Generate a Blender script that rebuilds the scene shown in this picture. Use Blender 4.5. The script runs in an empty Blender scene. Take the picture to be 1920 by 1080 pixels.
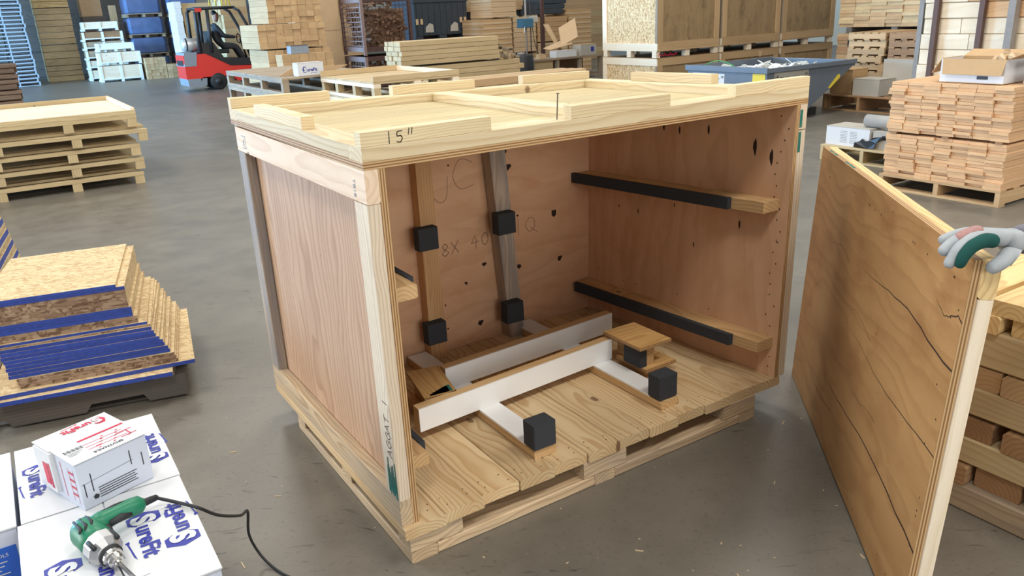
import bpy, math, random
from math import sin, cos, pi, radians, sqrt
from mathutils import Matrix, Vector
IN = 0.0254
random.seed(7)
SC = bpy.context.scene
COL = SC.collection

# ------------------------------------------------------------------ camera, light, exposure
cam_d = bpy.data.cameras.new('camera'); cam = bpy.data.objects.new('camera', cam_d); COL.objects.link(cam)
cam_d.sensor_fit = 'HORIZONTAL'; cam_d.sensor_width = 36.0; cam_d.lens = 36.0 * 1488.66 / 1920.0
cam_d.clip_start = 0.05; cam_d.clip_end = 300
YAW, PITCH, ROLL = radians(58.0424), radians(-19.2658), radians(-2.7946)
fw = Vector((cos(YAW) * cos(PITCH), sin(YAW) * cos(PITCH), sin(PITCH)))
rt = fw.cross(Vector((0, 0, 1))).normalized(); up = rt.cross(fw)
r2 = rt * cos(ROLL) + up * sin(ROLL); u2 = up * cos(ROLL) - rt * sin(ROLL)
CAM = Vector((-29.4166, -73.8140, 61.6851)) * IN
cam.matrix_world = Matrix(((r2.x, u2.x, -fw.x, CAM.x), (r2.y, u2.y, -fw.y, CAM.y), (r2.z, u2.z, -fw.z, CAM.z), (0, 0, 0, 1)))
SC.camera = cam

world = bpy.data.worlds.new('warehouse_ambient'); SC.world = world; world.use_nodes = True
bg = world.node_tree.nodes['Background']; bg.inputs[0].default_value = (0.86, 0.93, 1.0, 1); bg.inputs[1].default_value = 0.42
SC.view_settings.view_transform = 'Standard'; SC.view_settings.look = 'None'
SC.view_settings.exposure = 0.0; SC.view_settings.gamma = 1.0; SC.view_settings.use_curve_mapping = False

def area(name, loc, target, sx, sy, power, color):
    d = bpy.data.lights.new(name, 'AREA'); d.shape = 'RECTANGLE'; d.size = sx * IN; d.size_y = sy * IN
    d.energy = power; d.color = color
    o = bpy.data.objects.new(name, d); COL.objects.link(o)
    l = Vector(loc) * IN; t = Vector(target) * IN
    o.matrix_world = Matrix.Translation(l) @ (t - l).to_track_quat('-Z', 'Y').to_matrix().to_4x4()
    return o
# high bay lamps under the roof, in a grid over the hall
for gx, gy in [(-120, 130), (90, 130), (300, 130), (-120, 460), (100, 460), (330, 460), (300, 840), (-100, -150), (90, -150), (290, -150)]:
    area('high_bay_lamp', (gx, gy, 300), (gx, gy, 0), 70, 70, 225, (1.0, 0.965, 0.90))
# fill light added behind the camera to brighten the crate interior and front faces
area('front_fill_light', (60, -410, 110), (50, 0, 15), 320, 150, 430, (1.0, 0.975, 0.93))
# daylight through the open dock door in the left wall
area('dock_door_daylight', (-420, 210, 96), (40, 200, 20), 260, 150, 1000, (0.92, 0.96, 1.0))
area('dock_door_daylight', (-410, 860, 100), (80, 880, 0), 420, 170, 7200, (0.28, 0.60, 1.0))

# ------------------------------------------------------------------ materials
def S(r, g, b):
    def c(v):
        v /= 255.0
        return v / 12.92 if v <= 0.04045 else ((v + 0.055) / 1.055) ** 2.4
    return (c(r), c(g), c(b), 1.0)

class NB:
    def __init__(self, name):
        m = bpy.data.materials.new(name); m.use_nodes = True
        self.m = m; self.t = m.node_tree; self.t.nodes.clear()
        self.out = self.n('ShaderNodeOutputMaterial'); self.b = self.n('ShaderNodeBsdfPrincipled')
        self.t.links.new(self.b.outputs[0], self.out.inputs[0])
    def n(self, typ, **k):
        x = self.t.nodes.new(typ)
        for a, v in k.items(): setattr(x, a, v)
        return x
    def put(self, sock, v):
        if hasattr(v, 'is_output') or isinstance(v, bpy.types.NodeSocket): self.t.links.new(v, sock)
        else: sock.default_value = v
    def ma(self, op, a, b=0.0, c=0.0, clamp=False):
        x = self.n('ShaderNodeMath', operation=op, use_clamp=clamp)
        self.put(x.inputs[0], a); self.put(x.inputs[1], b); self.put(x.inputs[2], c); return x.outputs[0]
    def vm(self, op, a, b=(0, 0, 0)):
        x = self.n('ShaderNodeVectorMath', operation=op); self.put(x.inputs[0], a); self.put(x.inputs[1], b); return x.outputs[0]
    def sep(self, v):
        x = self.n('ShaderNodeSeparateXYZ'); self.put(x.inputs[0], v); return x.outputs
    def comb(self, a, b, c):
        x = self.n('ShaderNodeCombineXYZ'); self.put(x.inputs[0], a); self.put(x.inputs[1], b); self.put(x.inputs[2], c); return x.outputs[0]
    def noise(self, v, scale=1.0, detail=2.0, rough=0.5, color=False):
        x = self.n('ShaderNodeTexNoise'); self.put(x.inputs['Vector'], v); x.inputs['Scale'].default_value = scale
        x.inputs['Detail'].default_value = detail; x.inputs['Roughness'].default_value = rough
        return x.outputs['Color' if color else 'Fac']
    def ramp(self, f, stops, interp='LINEAR'):
        x = self.n('ShaderNodeValToRGB'); e = x.color_ramp.elements; x.color_ramp.interpolation = interp
        while len(e) < len(stops): e.new(0.5)
        for i, (p, c) in enumerate(stops):
            e[i].position = p; e[i].color = c if not isinstance(c, (int, float)) else (c, c, c, 1)
        self.put(x.inputs[0], f); return x.outputs[0]
    def mix(self, f, a, b, blend='MIX'):
        x = self.n('ShaderNodeMix', data_type='RGBA', blend_type=blend)
        self.put(x.inputs[0], f); self.put(x.inputs[6], a); self.put(x.inputs[7], b); return x.outputs[2]
    def pos(self):
        tc = self.n('ShaderNodeTexCoord'); self.tc = tc
        return self.vm('SCALE', tc.outputs['Object']) if False else self.vm('MULTIPLY', tc.outputs['Object'], (39.37, 39.37, 39.37))
    def rnd(self):
        oi = self.n('ShaderNodeObjectInfo'); r = oi.outputs['Random']
        return r, self.ma('FRACT', self.ma('MULTIPLY', r, 37.71)), self.ma('FRACT', self.ma('MULTIPLY', r, 91.37))
    def bump(self, h, strength=0.2, dist=0.002):
        x = self.n('ShaderNodeBump'); x.inputs['Strength'].default_value = strength; x.inputs['Distance'].default_value = dist
        self.put(x.inputs['Height'], h); self.t.links.new(x.outputs[0], self.b.inputs['Normal'])
    def fin(self, col, rough=0.6, metal=0.0, spec=0.5):
        self.put(self.b.inputs['Base Color'], col); self.put(self.b.inputs['Roughness'], rough)
        self.b.inputs['Metallic'].default_value = metal; self.b.inputs['Specular IOR Level'].default_value = spec
        return self.m

def wood(name, light, dark, f=2.3, warp=0.7, py=2.2, pz=(1.0, 2.6), contrast=0.75, tint=0.10, knot=1.0, knotc=S(92, 56, 30), grey=None, greyamt=0.0, ply=False, rough=0.62, blot=None):
    b = NB(name); p = b.pos(); ra, rb, rc = b.rnd()
    off = b.comb(b.ma('MULTIPLY', ra, 400.0), b.ma('MULTIPLY', rb, 300.0), b.ma('MULTIPLY', rc, 200.0))
    q = b.vm('ADD', p, off)
    w = b.sep(b.noise(b.vm('MULTIPLY', q, (0.045, 0.13, 0.13)), 1.0, 2.0, 0.5, True))
    x, y, z = b.sep(p)
    vo = b.n('ShaderNodeTexVoronoi'); b.put(vo.inputs['Vector'], b.vm('MULTIPLY', q, (0.085, 0.15, 0.07))); vo.inputs['Scale'].default_value = 1.0
    d = vo.outputs['Distance']
    near = b.ramp(d, [(0.0, 1.0), (0.34, 0.0)], 'EASE')
    yy = b.ma('ADD', b.ma('MULTIPLY_ADD', b.ma('SUBTRACT', rb, 0.5), 2 * py, y), b.ma('MULTIPLY', b.ma('SUBTRACT', w[0], 0.5), 4 * warp))
    zz = b.ma('ADD', b.ma('ADD', b.ma('MULTIPLY_ADD', rc, pz[1], z), pz[0]), b.ma('MULTIPLY', b.ma('SUBTRACT', w[1], 0.5), 4 * warp))
    r = b.ma('SQRT', b.ma('ADD', b.ma('MULTIPLY', yy, yy), b.ma('MULTIPLY', zz, zz)))
    r = b.ma('MULTIPLY_ADD', near, 0.55 * knot, r)
    fib = b.noise(b.vm('MULTIPLY', q, (0.5, 14.0, 14.0)), 1.0, 2.0)
    ring = b.ma('FRACT', b.ma('MULTIPLY_ADD', fib, 0.18, b.ma('MULTIPLY', r, f)))
    fac = b.ramp(ring, [(0.0, 0.0), (0.5, 0.18), (0.86, 1.0), (0.95, 0.75), (1.0, 0.0)])
    big = b.noise(b.vm('MULTIPLY', q, (0.03, 0.2, 0.2)), 1.0, 3.0)
    col = b.mix(b.ma('MULTIPLY', fac, contrast), light, dark)
    col = b.mix(b.ramp(big, [(0.35, 0.0), (0.75, 0.45)]), col, dark)
    if grey is not None:
        g = b.ramp(b.noise(b.vm('MULTIPLY', q, (0.06, 0.5, 0.5)), 1.0, 4.0), [(0.42, 0.0), (0.62, 1.0)])
        col = b.mix(b.ma('MULTIPLY', g, greyamt), col, grey)
    if blot is not None:
        g = b.ramp(b.noise(b.vm('MULTIPLY', q, (0.11, 0.16, 0.16)), 1.0, 4.0, 0.6), [(0.5, 0.0), (0.72, 1.0)])
        col = b.mix(b.ma('MULTIPLY', g, 0.6), col, blot)
    val = b.ma('MULTIPLY', b.ma('MULTIPLY_ADD', ra, 2 * tint, 1 - tint), b.ma('MULTIPLY_ADD', fib, 0.22, 0.89))
    col = b.mix(1.0, col, b.comb(val, val, val), 'MULTIPLY')
    kn = b.ramp(d, [(0.0, 1.0), (0.055 * knot + 1e-4, 0.85), (0.075 * knot + 2e-4, 0.0)])
    col = b.mix(b.ma('MULTIPLY', kn, 0.85 if knot > 0.05 else 0.0), col, knotc)
    if ply:
        nz = b.ma('ABSOLUTE', b.sep(b.tc.outputs['Normal'])[2])
        st = b.ma('FRACT', b.ma('MULTIPLY_ADD', z, 1 / 0.29, 0.13))
        ec = b.ramp(st, [(0.0, S(214, 182, 134)), (0.46, S(206, 168, 116)), (0.5, S(120, 84, 50)), (0.95, S(150, 108, 68)), (1.0, S(214, 182, 134))])
        ec = b.mix(b.ma('MULTIPLY', fib, 0.5), ec, S(150, 112, 74))
        col = b.mix(b.ma('LESS_THAN', nz, 0.5), col, ec)
    b.bump(b.ma('MULTIPLY_ADD', fib, 0.4, fac), 0.12, 0.0012)
    return b.fin(col, rough, 0.0, 0.35)

def plain(name, col, rough=0.6, metal=0.0, var=0.08, scale=0.4, spec=0.5, bump=0.0):
    b = NB(name); p = b.pos(); ra, rb, rc = b.rnd()
    q = b.vm('ADD', p, b.comb(b.ma('MULTIPLY', ra, 99.0), b.ma('MULTIPLY', rb, 77.0), 0.0))
    n = b.noise(q, scale, 4.0, 0.6)
    v = b.ma('MULTIPLY', b.ma('MULTIPLY_ADD', n, 4 * var, 1 - 2 * var), b.ma('MULTIPLY_ADD', ra, var, 1 - var / 2))
    c = b.mix(1.0, col, b.comb(v, v, v), 'MULTIPLY')
    if bump: b.bump(b.noise(q, 12.0, 3.0), bump, 0.001)
    return b.fin(c, rough, metal, spec)

def osb(name, c1, c2, c3):
    b = NB(name); p = b.pos(); ra, rb, rc = b.rnd()
    q = b.vm('ADD', p, b.comb(b.ma('MULTIPLY', ra, 99.0), b.ma('MULTIPLY', rb, 77.0), 0.0))
    q = b.vm('ADD', q, b.vm('MULTIPLY', b.noise(q, 0.5, 2.0, 0.5, True), (1.5, 0.8, 0.8)))
    def vor(vec):
        v = b.n('ShaderNodeTexVoronoi'); b.put(v.inputs['Vector'], vec); v.inputs['Scale'].default_value = 1.0
        return b.sep(v.outputs['Color'])[0]
    a = vor(b.vm('MULTIPLY', q, (0.45, 2.0, 2.0)))
    rot = b.n('ShaderNodeVectorRotate', rotation_type='EULER_XYZ'); b.put(rot.inputs['Vector'], q); rot.inputs['Rotation'].default_value = (0.3, 0.4, 0.8)
    c = vor(b.vm('MULTIPLY', rot.outputs[0], (0.5, 2.0, 1.6)))
    s = b.ma('GREATER_THAN', b.noise(q, 0.8, 1.0), 0.5)
    f = b.ma('ADD', b.ma('MULTIPLY', a, b.ma('SUBTRACT', 1.0, s)), b.ma('MULTIPLY', c, s))
    col = b.ramp(f, [(0.05, c1), (0.45, c2), (0.95, c3)])
    b.bump(f, 0.3, 0.002)
    return b.fin(col, 0.7, 0.0, 0.3)

M = {}
# crate timber
M['pine_lid'] = wood('pine_lid', S(226, 210, 174), S(192, 162, 118), f=1.5, contrast=0.6, knot=1.0)
M['pine_lid_board'] = wood('pine_lid_board', S(226, 208, 168), S(188, 160, 118), f=3.2, contrast=0.55, knot=0.6)
M['pine_deck'] = wood('pine_deck', S(220, 196, 154), S(176, 134, 84), f=1.9, warp=0.8, contrast=0.62, tint=0.12, knot=1.15)
M['pine_base'] = wood('pine_base', S(214, 190, 154), S(166, 132, 96), f=1.9, contrast=0.7, knot=1.0, grey=S(150, 140, 130), greyamt=0.35)
M['pine_pale'] = wood('pine_pale', S(232, 210, 184), S(202, 168, 134), f=1.1, contrast=0.5, knot=0.9)
M['pine_post'] = wood('pine_post', S(222, 206, 182), S(178, 152, 122), f=2.6, contrast=0.6, knot=0.8)
M['pine_grey'] = wood('pine_grey', S(196, 178, 158), S(140, 122, 106), f=2.2, contrast=0.6, knot=0.8, grey=S(138, 134, 134), greyamt=0.7)
M['pine_in'] = wood('pine_in', S(214, 172, 124), S(178, 130, 84), f=1.8, contrast=0.55, knot=0.8)
M['pine_rail'] = wood('pine_rail', S(218, 184, 134), S(174, 130, 84), f=2.0, contrast=0.6, knot=0.9)
M['ply_left'] = wood('ply_left', S(194, 160, 130), S(154, 116, 88), f=1.0, warp=1.6, py=7, pz=(3, 4), contrast=0.62, knot=0.25, ply=True)
M['ply_in'] = wood('ply_in', S(216, 174, 138), S(190, 144, 108), f=0.35, warp=2.6, py=12, pz=(6, 8), contrast=0.4, knot=0.5, knotc=S(92, 58, 40), ply=True, blot=S(196, 144, 102))
M['ply_front'] = wood('ply_front', S(180, 140, 92), S(142, 101, 60), f=0.5, warp=2.2, py=12, pz=(6, 8), contrast=0.34, knot=0.35, ply=True, blot=S(144, 98, 58))
M['ply_lid'] = wood('ply_lid', S(206, 190, 146), S(174, 150, 106), f=0.9, warp=1.4, py=8, pz=(3, 4), contrast=0.5, knot=0.5, ply=True)
M['ply_shelf'] = wood('ply_shelf', S(216, 176, 116), S(168, 120, 66), f=1.0, warp=1.4, py=6, pz=(3, 4), contrast=0.55, knot=0.4, ply=True)
M['ply_old'] = wood('ply_old', S(166, 140, 102), S(132, 104, 72), f=0.7, warp=2.0, py=9, pz=(5, 6), contrast=0.4, knot=0.5, ply=True, blot=S(100, 82, 62))
M['foam'] = plain('foam', S(60, 62, 66), 0.9, 0, 0.04, 3.0, 0.25, 0.2)
M['uhmw'] = plain('uhmw_plastic', S(238, 238, 236), 0.35, 0, 0.02, 0.3)
M['steel_nail'] = plain('steel_nail', S(92, 84, 74), 0.4, 0.8)
M['ink'] = plain('ink', S(44, 38, 36), 0.7, 0, 0.0)
M['pencil'] = plain('pencil', S(112, 82, 62), 0.8, 0, 0.0)
M['green_stain'] = plain('green_stain', S(34, 106, 92), 0.7, 0, 0.14, 0.9)
M['crackm'] = plain('dark_mark', S(50, 32, 22), 0.9, 0, 0.05)  # dark brown of cracks, nail heads and knots
# general timber
M['pine_new'] = wood('pine_new', S(232, 204, 148), S(188, 146, 90), f=1.5, contrast=0.6, knot=0.9)
M['pine_tan'] = wood('pine_tan', S(198, 166, 124), S(160, 126, 88), f=1.6, contrast=0.4, tint=0.12, knot=0.7)
M['pine_orange'] = wood('pine_orange', S(220, 180, 136), S(190, 144, 100), f=2.0, contrast=0.4, tint=0.09, knot=0.6)
M['pine_straw'] = wood('pine_straw', S(206, 182, 140), S(170, 142, 102), f=1.2, contrast=0.4, tint=0.10, knot=0.7)
M['pine_white'] = wood('pine_white', S(240, 226, 202), S(216, 192, 156), f=1.0, contrast=0.4, tint=0.05, knot=0.8)
M['pine_weather'] = wood('pine_weather', S(178, 158, 130), S(128, 106, 82), f=1.8, contrast=0.5, tint=0.15, knot=0.7, grey=S(136, 126, 114), greyamt=0.6)
M['pine_brown'] = wood('pine_brown', S(168, 132, 96), S(124, 92, 64), f=1.8, contrast=0.5, tint=0.18, knot=0.7)
M['pine_dark'] = wood('pine_dark', S(112, 102, 92), S(76, 68, 60), f=1.8, contrast=0.5, tint=0.15, knot=0.5, grey=S(96, 92, 90), greyamt=0.6)
M['pine_pallet'] = wood('pine_pallet', S(204, 184, 142), S(168, 140, 100), f=1.6, contrast=0.45, tint=0.08, knot=0.6)
M['pallet_grey'] = plain('pallet_grey_wood', S(158, 166, 174), 0.7, 0, 0.1, 0.3)
M['bark'] = wood('bark', S(140, 108, 82), S(92, 66, 48), f=1.2, contrast=0.6, tint=0.2, knot=0.8)
M['osb'] = osb('osb', S(170, 132, 88), S(216, 184, 136), S(238, 216, 176))
M['osb_sheet'] = osb('osb_sheet', S(182, 152, 108), S(204, 178, 134), S(218, 196, 154))
M['particle'] = osb('particle_edge', S(112, 86, 66), S(150, 122, 98), S(176, 150, 124))
M['blue_edge'] = plain('blue_edge_paint', S(50, 74, 160), 0.5, 0, 0.22, 1.4)
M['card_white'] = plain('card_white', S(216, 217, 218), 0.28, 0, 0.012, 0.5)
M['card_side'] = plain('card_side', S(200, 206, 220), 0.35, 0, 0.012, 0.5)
M['card_brown'] = plain('card_brown', S(186, 150, 106), 0.7, 0, 0.05, 0.3)
M['card_tan'] = plain('card_tan', S(200, 170, 132), 0.7, 0, 0.05, 0.2)
M['card_grey'] = plain('card_grey', S(176, 170, 158), 0.6, 0, 0.05, 0.2)
M['print_blue'] = plain('print_blue', S(52, 58, 150), 0.35, 0, 0.06, 0.8)
M['print_blue2'] = plain('print_label_blue', S(40, 96, 196), 0.35, 0, 0.04, 0.8)
M['print_red'] = plain('print_red', S(206, 40, 72), 0.4, 0, 0.05, 0.8)
M['print_black'] = plain('print_black', S(40, 40, 44), 0.5, 0, 0.02)
M['print_grey'] = plain('print_grey', S(128, 128, 132), 0.5, 0, 0.02)
M['print_white'] = plain('print_white', S(216, 217, 218), 0.4, 0, 0.0)
M['tool_green'] = plain('tool_green', S(22, 118, 84), 0.4, 0, 0.05)
M['rubber'] = plain('rubber_black', S(36, 38, 40), 0.6, 0, 0.06)
M['alu'] = plain('cast_aluminium', S(176, 176, 176), 0.35, 0.75, 0.05, 1.0)
M['chrome'] = plain('chrome', S(190, 188, 184), 0.22, 0.95, 0.03)
M['fork_red'] = plain('fork_red', S(222, 58, 50), 0.4, 0, 0.04)
M['fork_grey'] = plain('fork_grey', S(138, 148, 158), 0.5, 0, 0.05)
M['dark_steel'] = plain('dark_steel', S(52, 52, 54), 0.5, 0.3, 0.1)
M['tank'] = plain('gas_tank', S(206, 206, 202), 0.3, 0.4, 0.05)
M['hopper'] = plain('hopper_paint', S(104, 112, 122), 0.45, 0.1, 0.06, 0.2)
M['yellow'] = plain('sticker_yellow', S(232, 206, 62), 0.5, 0, 0.04)
M['rust'] = plain('rust_steel', S(84, 60, 54), 0.7, 0.2, 0.14, 0.3)
M['rust_lit'] = plain('rust_lit_steel', S(148, 124, 118), 0.6, 0.2, 0.1, 0.4)  # paler rust: light on the cages' left side put into the colour
M['bin_dark'] = plain('bin_dark_plastic', S(52, 60, 68), 0.5, 0, 0.1, 0.3)
M['wrap_blue'] = plain('blue_wrap', S(84, 104, 142), 0.2, 0, 0.14, 0.12)
M['grey_roll'] = plain('grey_roll', S(158, 152, 144), 0.6, 0, 0.05)
M['paper'] = plain('paper_white', S(226, 228, 224), 0.6, 0, 0.06)
M['skin'] = plain('skin', S(150, 104, 84), 0.55, 0, 0.05)
M['glove_grey'] = plain('glove_leather', S(164, 168, 170), 0.85, 0, 0.10, 1.2, 0.2, 0.3)
M['glove_green'] = plain('glove_green', S(28, 74, 68), 0.85, 0, 0.08, 2.0, 0.2, 0.3)
M['glove_pink'] = plain('glove_stripe', S(166, 128, 122), 0.9, 0, 0.14, 3.0, 0.2, 0.3)
M['cuff'] = plain('cuff_knit', S(120, 118, 126), 0.9, 0, 0.16, 6.0, 0.2, 0.4)
M['cloth_dark'] = plain('cloth_dark', S(48, 50, 54), 0.9, 0, 0.1)
M['cloth_blue'] = plain('cloth_blue', S(58, 66, 82), 0.9, 0, 0.1)
M['shoe'] = plain('shoe_grey', S(170, 172, 180), 0.7, 0, 0.1)
M['green_strap'] = plain('green_strap', S(70, 160, 84), 0.4, 0, 0.04)
M['tool_blue'] = plain('tool_blue', S(60, 104, 128), 0.5, 0, 0.06)
M['steel_post'] = plain('steel_post', S(96, 72, 64), 0.6, 0.2, 0.1)
M['steel_grey'] = plain('steel_grey', S(140, 134, 128), 0.6, 0.2, 0.1)
M['wall'] = plain('painted_wall', S(206, 208, 196), 0.8, 0, 0.04, 0.02)
M['chip'] = plain('wood_chip', S(212, 190, 150), 0.8, 0, 0.1)
M['black_film'] = plain('black_film', S(34, 30, 30), 0.35, 0, 0.08)

def concrete():
    b = NB('concrete_floor'); p = b.pos()
    n1 = b.noise(p, 0.012, 4.0, 0.6); n2 = b.noise(p, 0.11, 6.0, 0.65); n3 = b.noise(p, 1.6, 4.0, 0.6)
    col = b.ramp(n1, [(0.3, S(108, 101, 89)), (0.7, S(124, 118, 107))])
    col = b.mix(b.ramp(n2, [(0.35, 0.55), (0.6, 0.0)]), col, S(98, 92, 82))
    col = b.mix(b.ramp(n3, [(0.28, 0.5), (0.42, 0.0)]), col, S(78, 73, 66))
    # scuffs: thin stretched dark marks
    rot = b.n('ShaderNodeVectorRotate', rotation_type='Z_AXIS'); b.put(rot.inputs['Vector'], p); rot.inputs['Angle'].default_value = 0.6
    sc = b.noise(b.vm('MULTIPLY', b.vm('ADD', rot.outputs[0], b.vm('MULTIPLY', b.noise(p, 0.08, 2.0, 0.5, True), (9, 9, 9))), (0.10, 1.1, 1.0)), 1.0, 3.0, 0.6)
    msk = b.ramp(b.noise(p, 0.03, 2.0), [(0.42, 0.0), (0.6, 1.0)])
    col = b.mix(b.ma('MULTIPLY', b.ramp(sc, [(0.30, 0.75), (0.37, 0.0)]), msk), col, S(62, 58, 53))
    # pale flecks of sawdust trodden into the slab
    fl = b.noise(b.vm('MULTIPLY', p, (1.2, 1.2, 1.2)), 1.0, 1.0)
    col = b.mix(b.ramp(fl, [(0.80, 0.0), (0.83, 0.6)]), col, S(190, 178, 156))
    b.bump(n3, 0.08, 0.001)
    return b.fin(col, b.ma('MULTIPLY_ADD', n2, 0.25, 0.26), 0.0, 0.5)
M['concrete'] = concrete()

# ------------------------------------------------------------------ geometry helpers (inches in, metres out)
WM = {}
class ctx: T = Matrix.Identity(4); warp = None
AX = {'x': Vector((1, 0, 0)), 'y': Vector((0, 1, 0)), 'z': Vector((0, 0, 1))}
def ori(o):
    if len(o) == 1: o = {'x': 'xz', 'y': 'yz', 'z': 'zx'}[o]
    ex, ez = AX[o[0]], AX[o[1]]; ey = ez.cross(ex)
    return Matrix(((ex.x, ey.x, ez.x), (ex.y, ey.y, ez.y), (ex.z, ey.z, ez.z)))
def metre(T):
    A = T.copy(); A.translation = A.translation * IN; return A
def tags(o, label=None, cat=None, group=None, kind=None):
    if label: o['label'] = label
    if cat: o['category'] = cat
    if group: o['group'] = group
    if kind: o['kind'] = kind
    return o
def place(o, parent, W):
    WM[o] = W
    if parent is not None: o.parent = parent; o.matrix_basis = WM[parent].inverted() @ W
    else: o.matrix_basis = W
    COL.objects.link(o)
def thing(name, label, cat, loc=(0, 0, 0), group=None):
    o = bpy.data.objects.new(name, None); o.empty_display_size = 0.05
    place(o, None, metre(ctx.T) @ Matrix.Translation(Vector(loc) * IN))
    return tags(o, label, cat, group)
def mk(name, verts, faces, mat, parent=None, o='x', org=None, smooth=False):
    vs = [Vector(v) for v in verts]
    if ctx.warp: vs = [ctx.warp(v) for v in vs]
    if org is None:
        org = Vector([(min(v[i] for v in vs) + max(v[i] for v in vs)) / 2 for i in range(3)])
    R = ori(o); Ri = R.transposed()
    me = bpy.data.meshes.new(name); me.from_pydata([(Ri @ (v - org)) * IN for v in vs], [], faces)
    me.materials.append(M[mat] if isinstance(mat, str) else mat)
    if smooth:
        for f in me.polygons: f.use_smooth = True
    me.update()
    ob = bpy.data.objects.new(name, me)
    place(ob, parent, metre(ctx.T) @ Matrix.Translation(org * IN) @ R.to_4x4())
    return ob
CACHE = {}
def boxgeo(L, w, h, ch):
    a, b, c = L / 2, w / 2, h / 2
    if ch <= 0:
        v = [(sx * a, sy * b, sz * c) for sx in (-1, 1) for sy in (-1, 1) for sz in (-1, 1)]
        return v, [(0, 1, 3, 2), (4, 6, 7, 5), (0, 4, 5, 1), (2, 3, 7, 6), (0, 2, 6, 4), (1, 5, 7, 3)]
    ch = min(ch, w * 0.3, h * 0.3)
    pr = [(-b + ch, -c), (b - ch, -c), (b, -c + ch), (b, c - ch), (b - ch, c), (-b + ch, c), (-b, c - ch), (-b, -c + ch)]
    v = [(-a, y, z) for y, z in pr] + [(a, y, z) for y, z in pr]
    f = [tuple(range(7, -1, -1)), tuple(range(8, 16))] + [(i, (i + 1) % 8, 8 + (i + 1) % 8, 8 + i) for i in range(8)]
    return v, f
def box(name, x0, x1, y0, y1, z0, z1, mat, parent=None, o='x', ch=0.1):
    """a board or block between two corners; o = grain axis (and thickness axis)"""
    if ctx.warp:
        d = (abs(x1 - x0), abs(y1 - y0), abs(z1 - z0)); R = ori(o); dl = R.transposed() @ Vector(d)
        v, f = boxgeo(abs(dl.x), abs(dl.y), abs(dl.z), ch); c = Vector(((x0 + x1) / 2, (y0 + y1) / 2, (z0 + z1) / 2))
        # two extra rings are not needed: the warp is bilinear
        return mk(name, [R @ Vector(q) + c for q in v], f, mat, parent, o)
    R = ori(o); dl = R.transposed() @ Vector((abs(x1 - x0), abs(y1 - y0), abs(z1 - z0)))
    key = (round(abs(dl.x), 2), round(abs(dl.y), 2), round(abs(dl.z), 2), ch, mat)
    me = CACHE.get(key)
    if me is None:
        v, f = boxgeo(*key[:4]); me = bpy.data.meshes.new(name); me.from_pydata([tuple(k * IN for k in q) for q in v], [], f)
        me.materials.append(M[mat]); me.update(); CACHE[key] = me
    ob = bpy.data.objects.new(name, me)
    c = Vector(((x0 + x1) / 2, (y0 + y1) / 2, (z0 + z1) / 2))
    place(ob, parent, metre(ctx.T) @ Matrix.Translation(c * IN) @ R.to_4x4())
    return ob
def hexa(name, c8, mat, parent=None, o='x'):
    """c8: bottom four corners (ccw), then top four"""
    return mk(name, c8, [(3, 2, 1, 0), (4, 5, 6, 7), (0, 1, 5, 4), (1, 2, 6, 5), (2, 3, 7, 6), (3, 0, 4, 7)], mat, parent, o)
def prism(name, prof, a0, a1, axis, mat, parent=None, o='x'):
    """extrude a 2-D outline: axis 'y' -> outline in (x, z); axis 'x' -> (y, z); axis 'z' -> (x, y)"""
    def p3(u, v, a): return {'y': (u, a, v), 'x': (a, u, v), 'z': (u, v, a)}[axis]
    n = len(prof); vs = [p3(u, v, a0) for u, v in prof] + [p3(u, v, a1) for u, v in prof]
    fs = [tuple(range(n)), tuple(range(2 * n - 1, n - 1, -1))] + [(i, n + i, n + (i + 1) % n, (i + 1) % n) for i in range(n)]
    return mk(name, vs, fs, mat, parent, o)
class MB:
    def __init__(s): s.v = []; s.f = []
    def box(s, x0, x1, y0, y1, z0, z1, R=None, c=None):
        k = len(s.v); q = [(x, y, z) for x in (x0, x1) for y in (y0, y1) for z in (z0, z1)]
        if R is not None: q = [tuple(R @ Vector(p) + Vector(c)) for p in q]
        s.v += q; s.f += [tuple(k + i for i in f) for f in [(0, 1, 3, 2), (4, 6, 7, 5), (0, 4, 5, 1), (2, 3, 7, 6), (0, 2, 6, 4), (1, 5, 7, 3)]]
        return s
    def tube(s, pts, rad, n=8, caps=True):
        pts = [Vector(p) for p in pts]; rr = rad if isinstance(rad, (list, tuple)) else [rad] * len(pts)
        k = len(s.v); ref = None
        for i, p in enumerate(pts):
            d = (pts[min(i + 1, len(pts) - 1)] - pts[max(i - 1, 0)]).normalized()
            if ref is None: ref = Vector((0, 0, 1)) if abs(d.z) < 0.9 else Vector((1, 0, 0))
            a = (ref - d * ref.dot(d)).normalized(); ref = a; b = d.cross(a)
            for j in range(n):
                t = 2 * pi * j / n; s.v.append(tuple(p + (a * cos(t) + b * sin(t)) * rr[i]))
        for i in range(len(pts) - 1):
            for j in range(n):
                s.f.append((k + i * n + j, k + i * n + (j + 1) % n, k + (i + 1) * n + (j + 1) % n, k + (i + 1) * n + j))
        if caps:
            s.f.append(tuple(k + j for j in range(n - 1, -1, -1))); e = k + (len(pts) - 1) * n; s.f.append(tuple(e + j for j in range(n)))
        return s
    def poly(s, vs): k = len(s.v); s.v += [tuple(v) for v in vs]; s.f.append(tuple(range(k, k + len(vs)))); return s
    def build(s, name, mat, parent=None, o='x', smooth=False): return mk(name, s.v, s.f, mat, parent, o, smooth=smooth)
def tube(name, pts, r, mat, parent=None, n=8, smooth=True): return MB().tube(pts, r, n).build(name, mat, parent, smooth=smooth)
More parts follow.
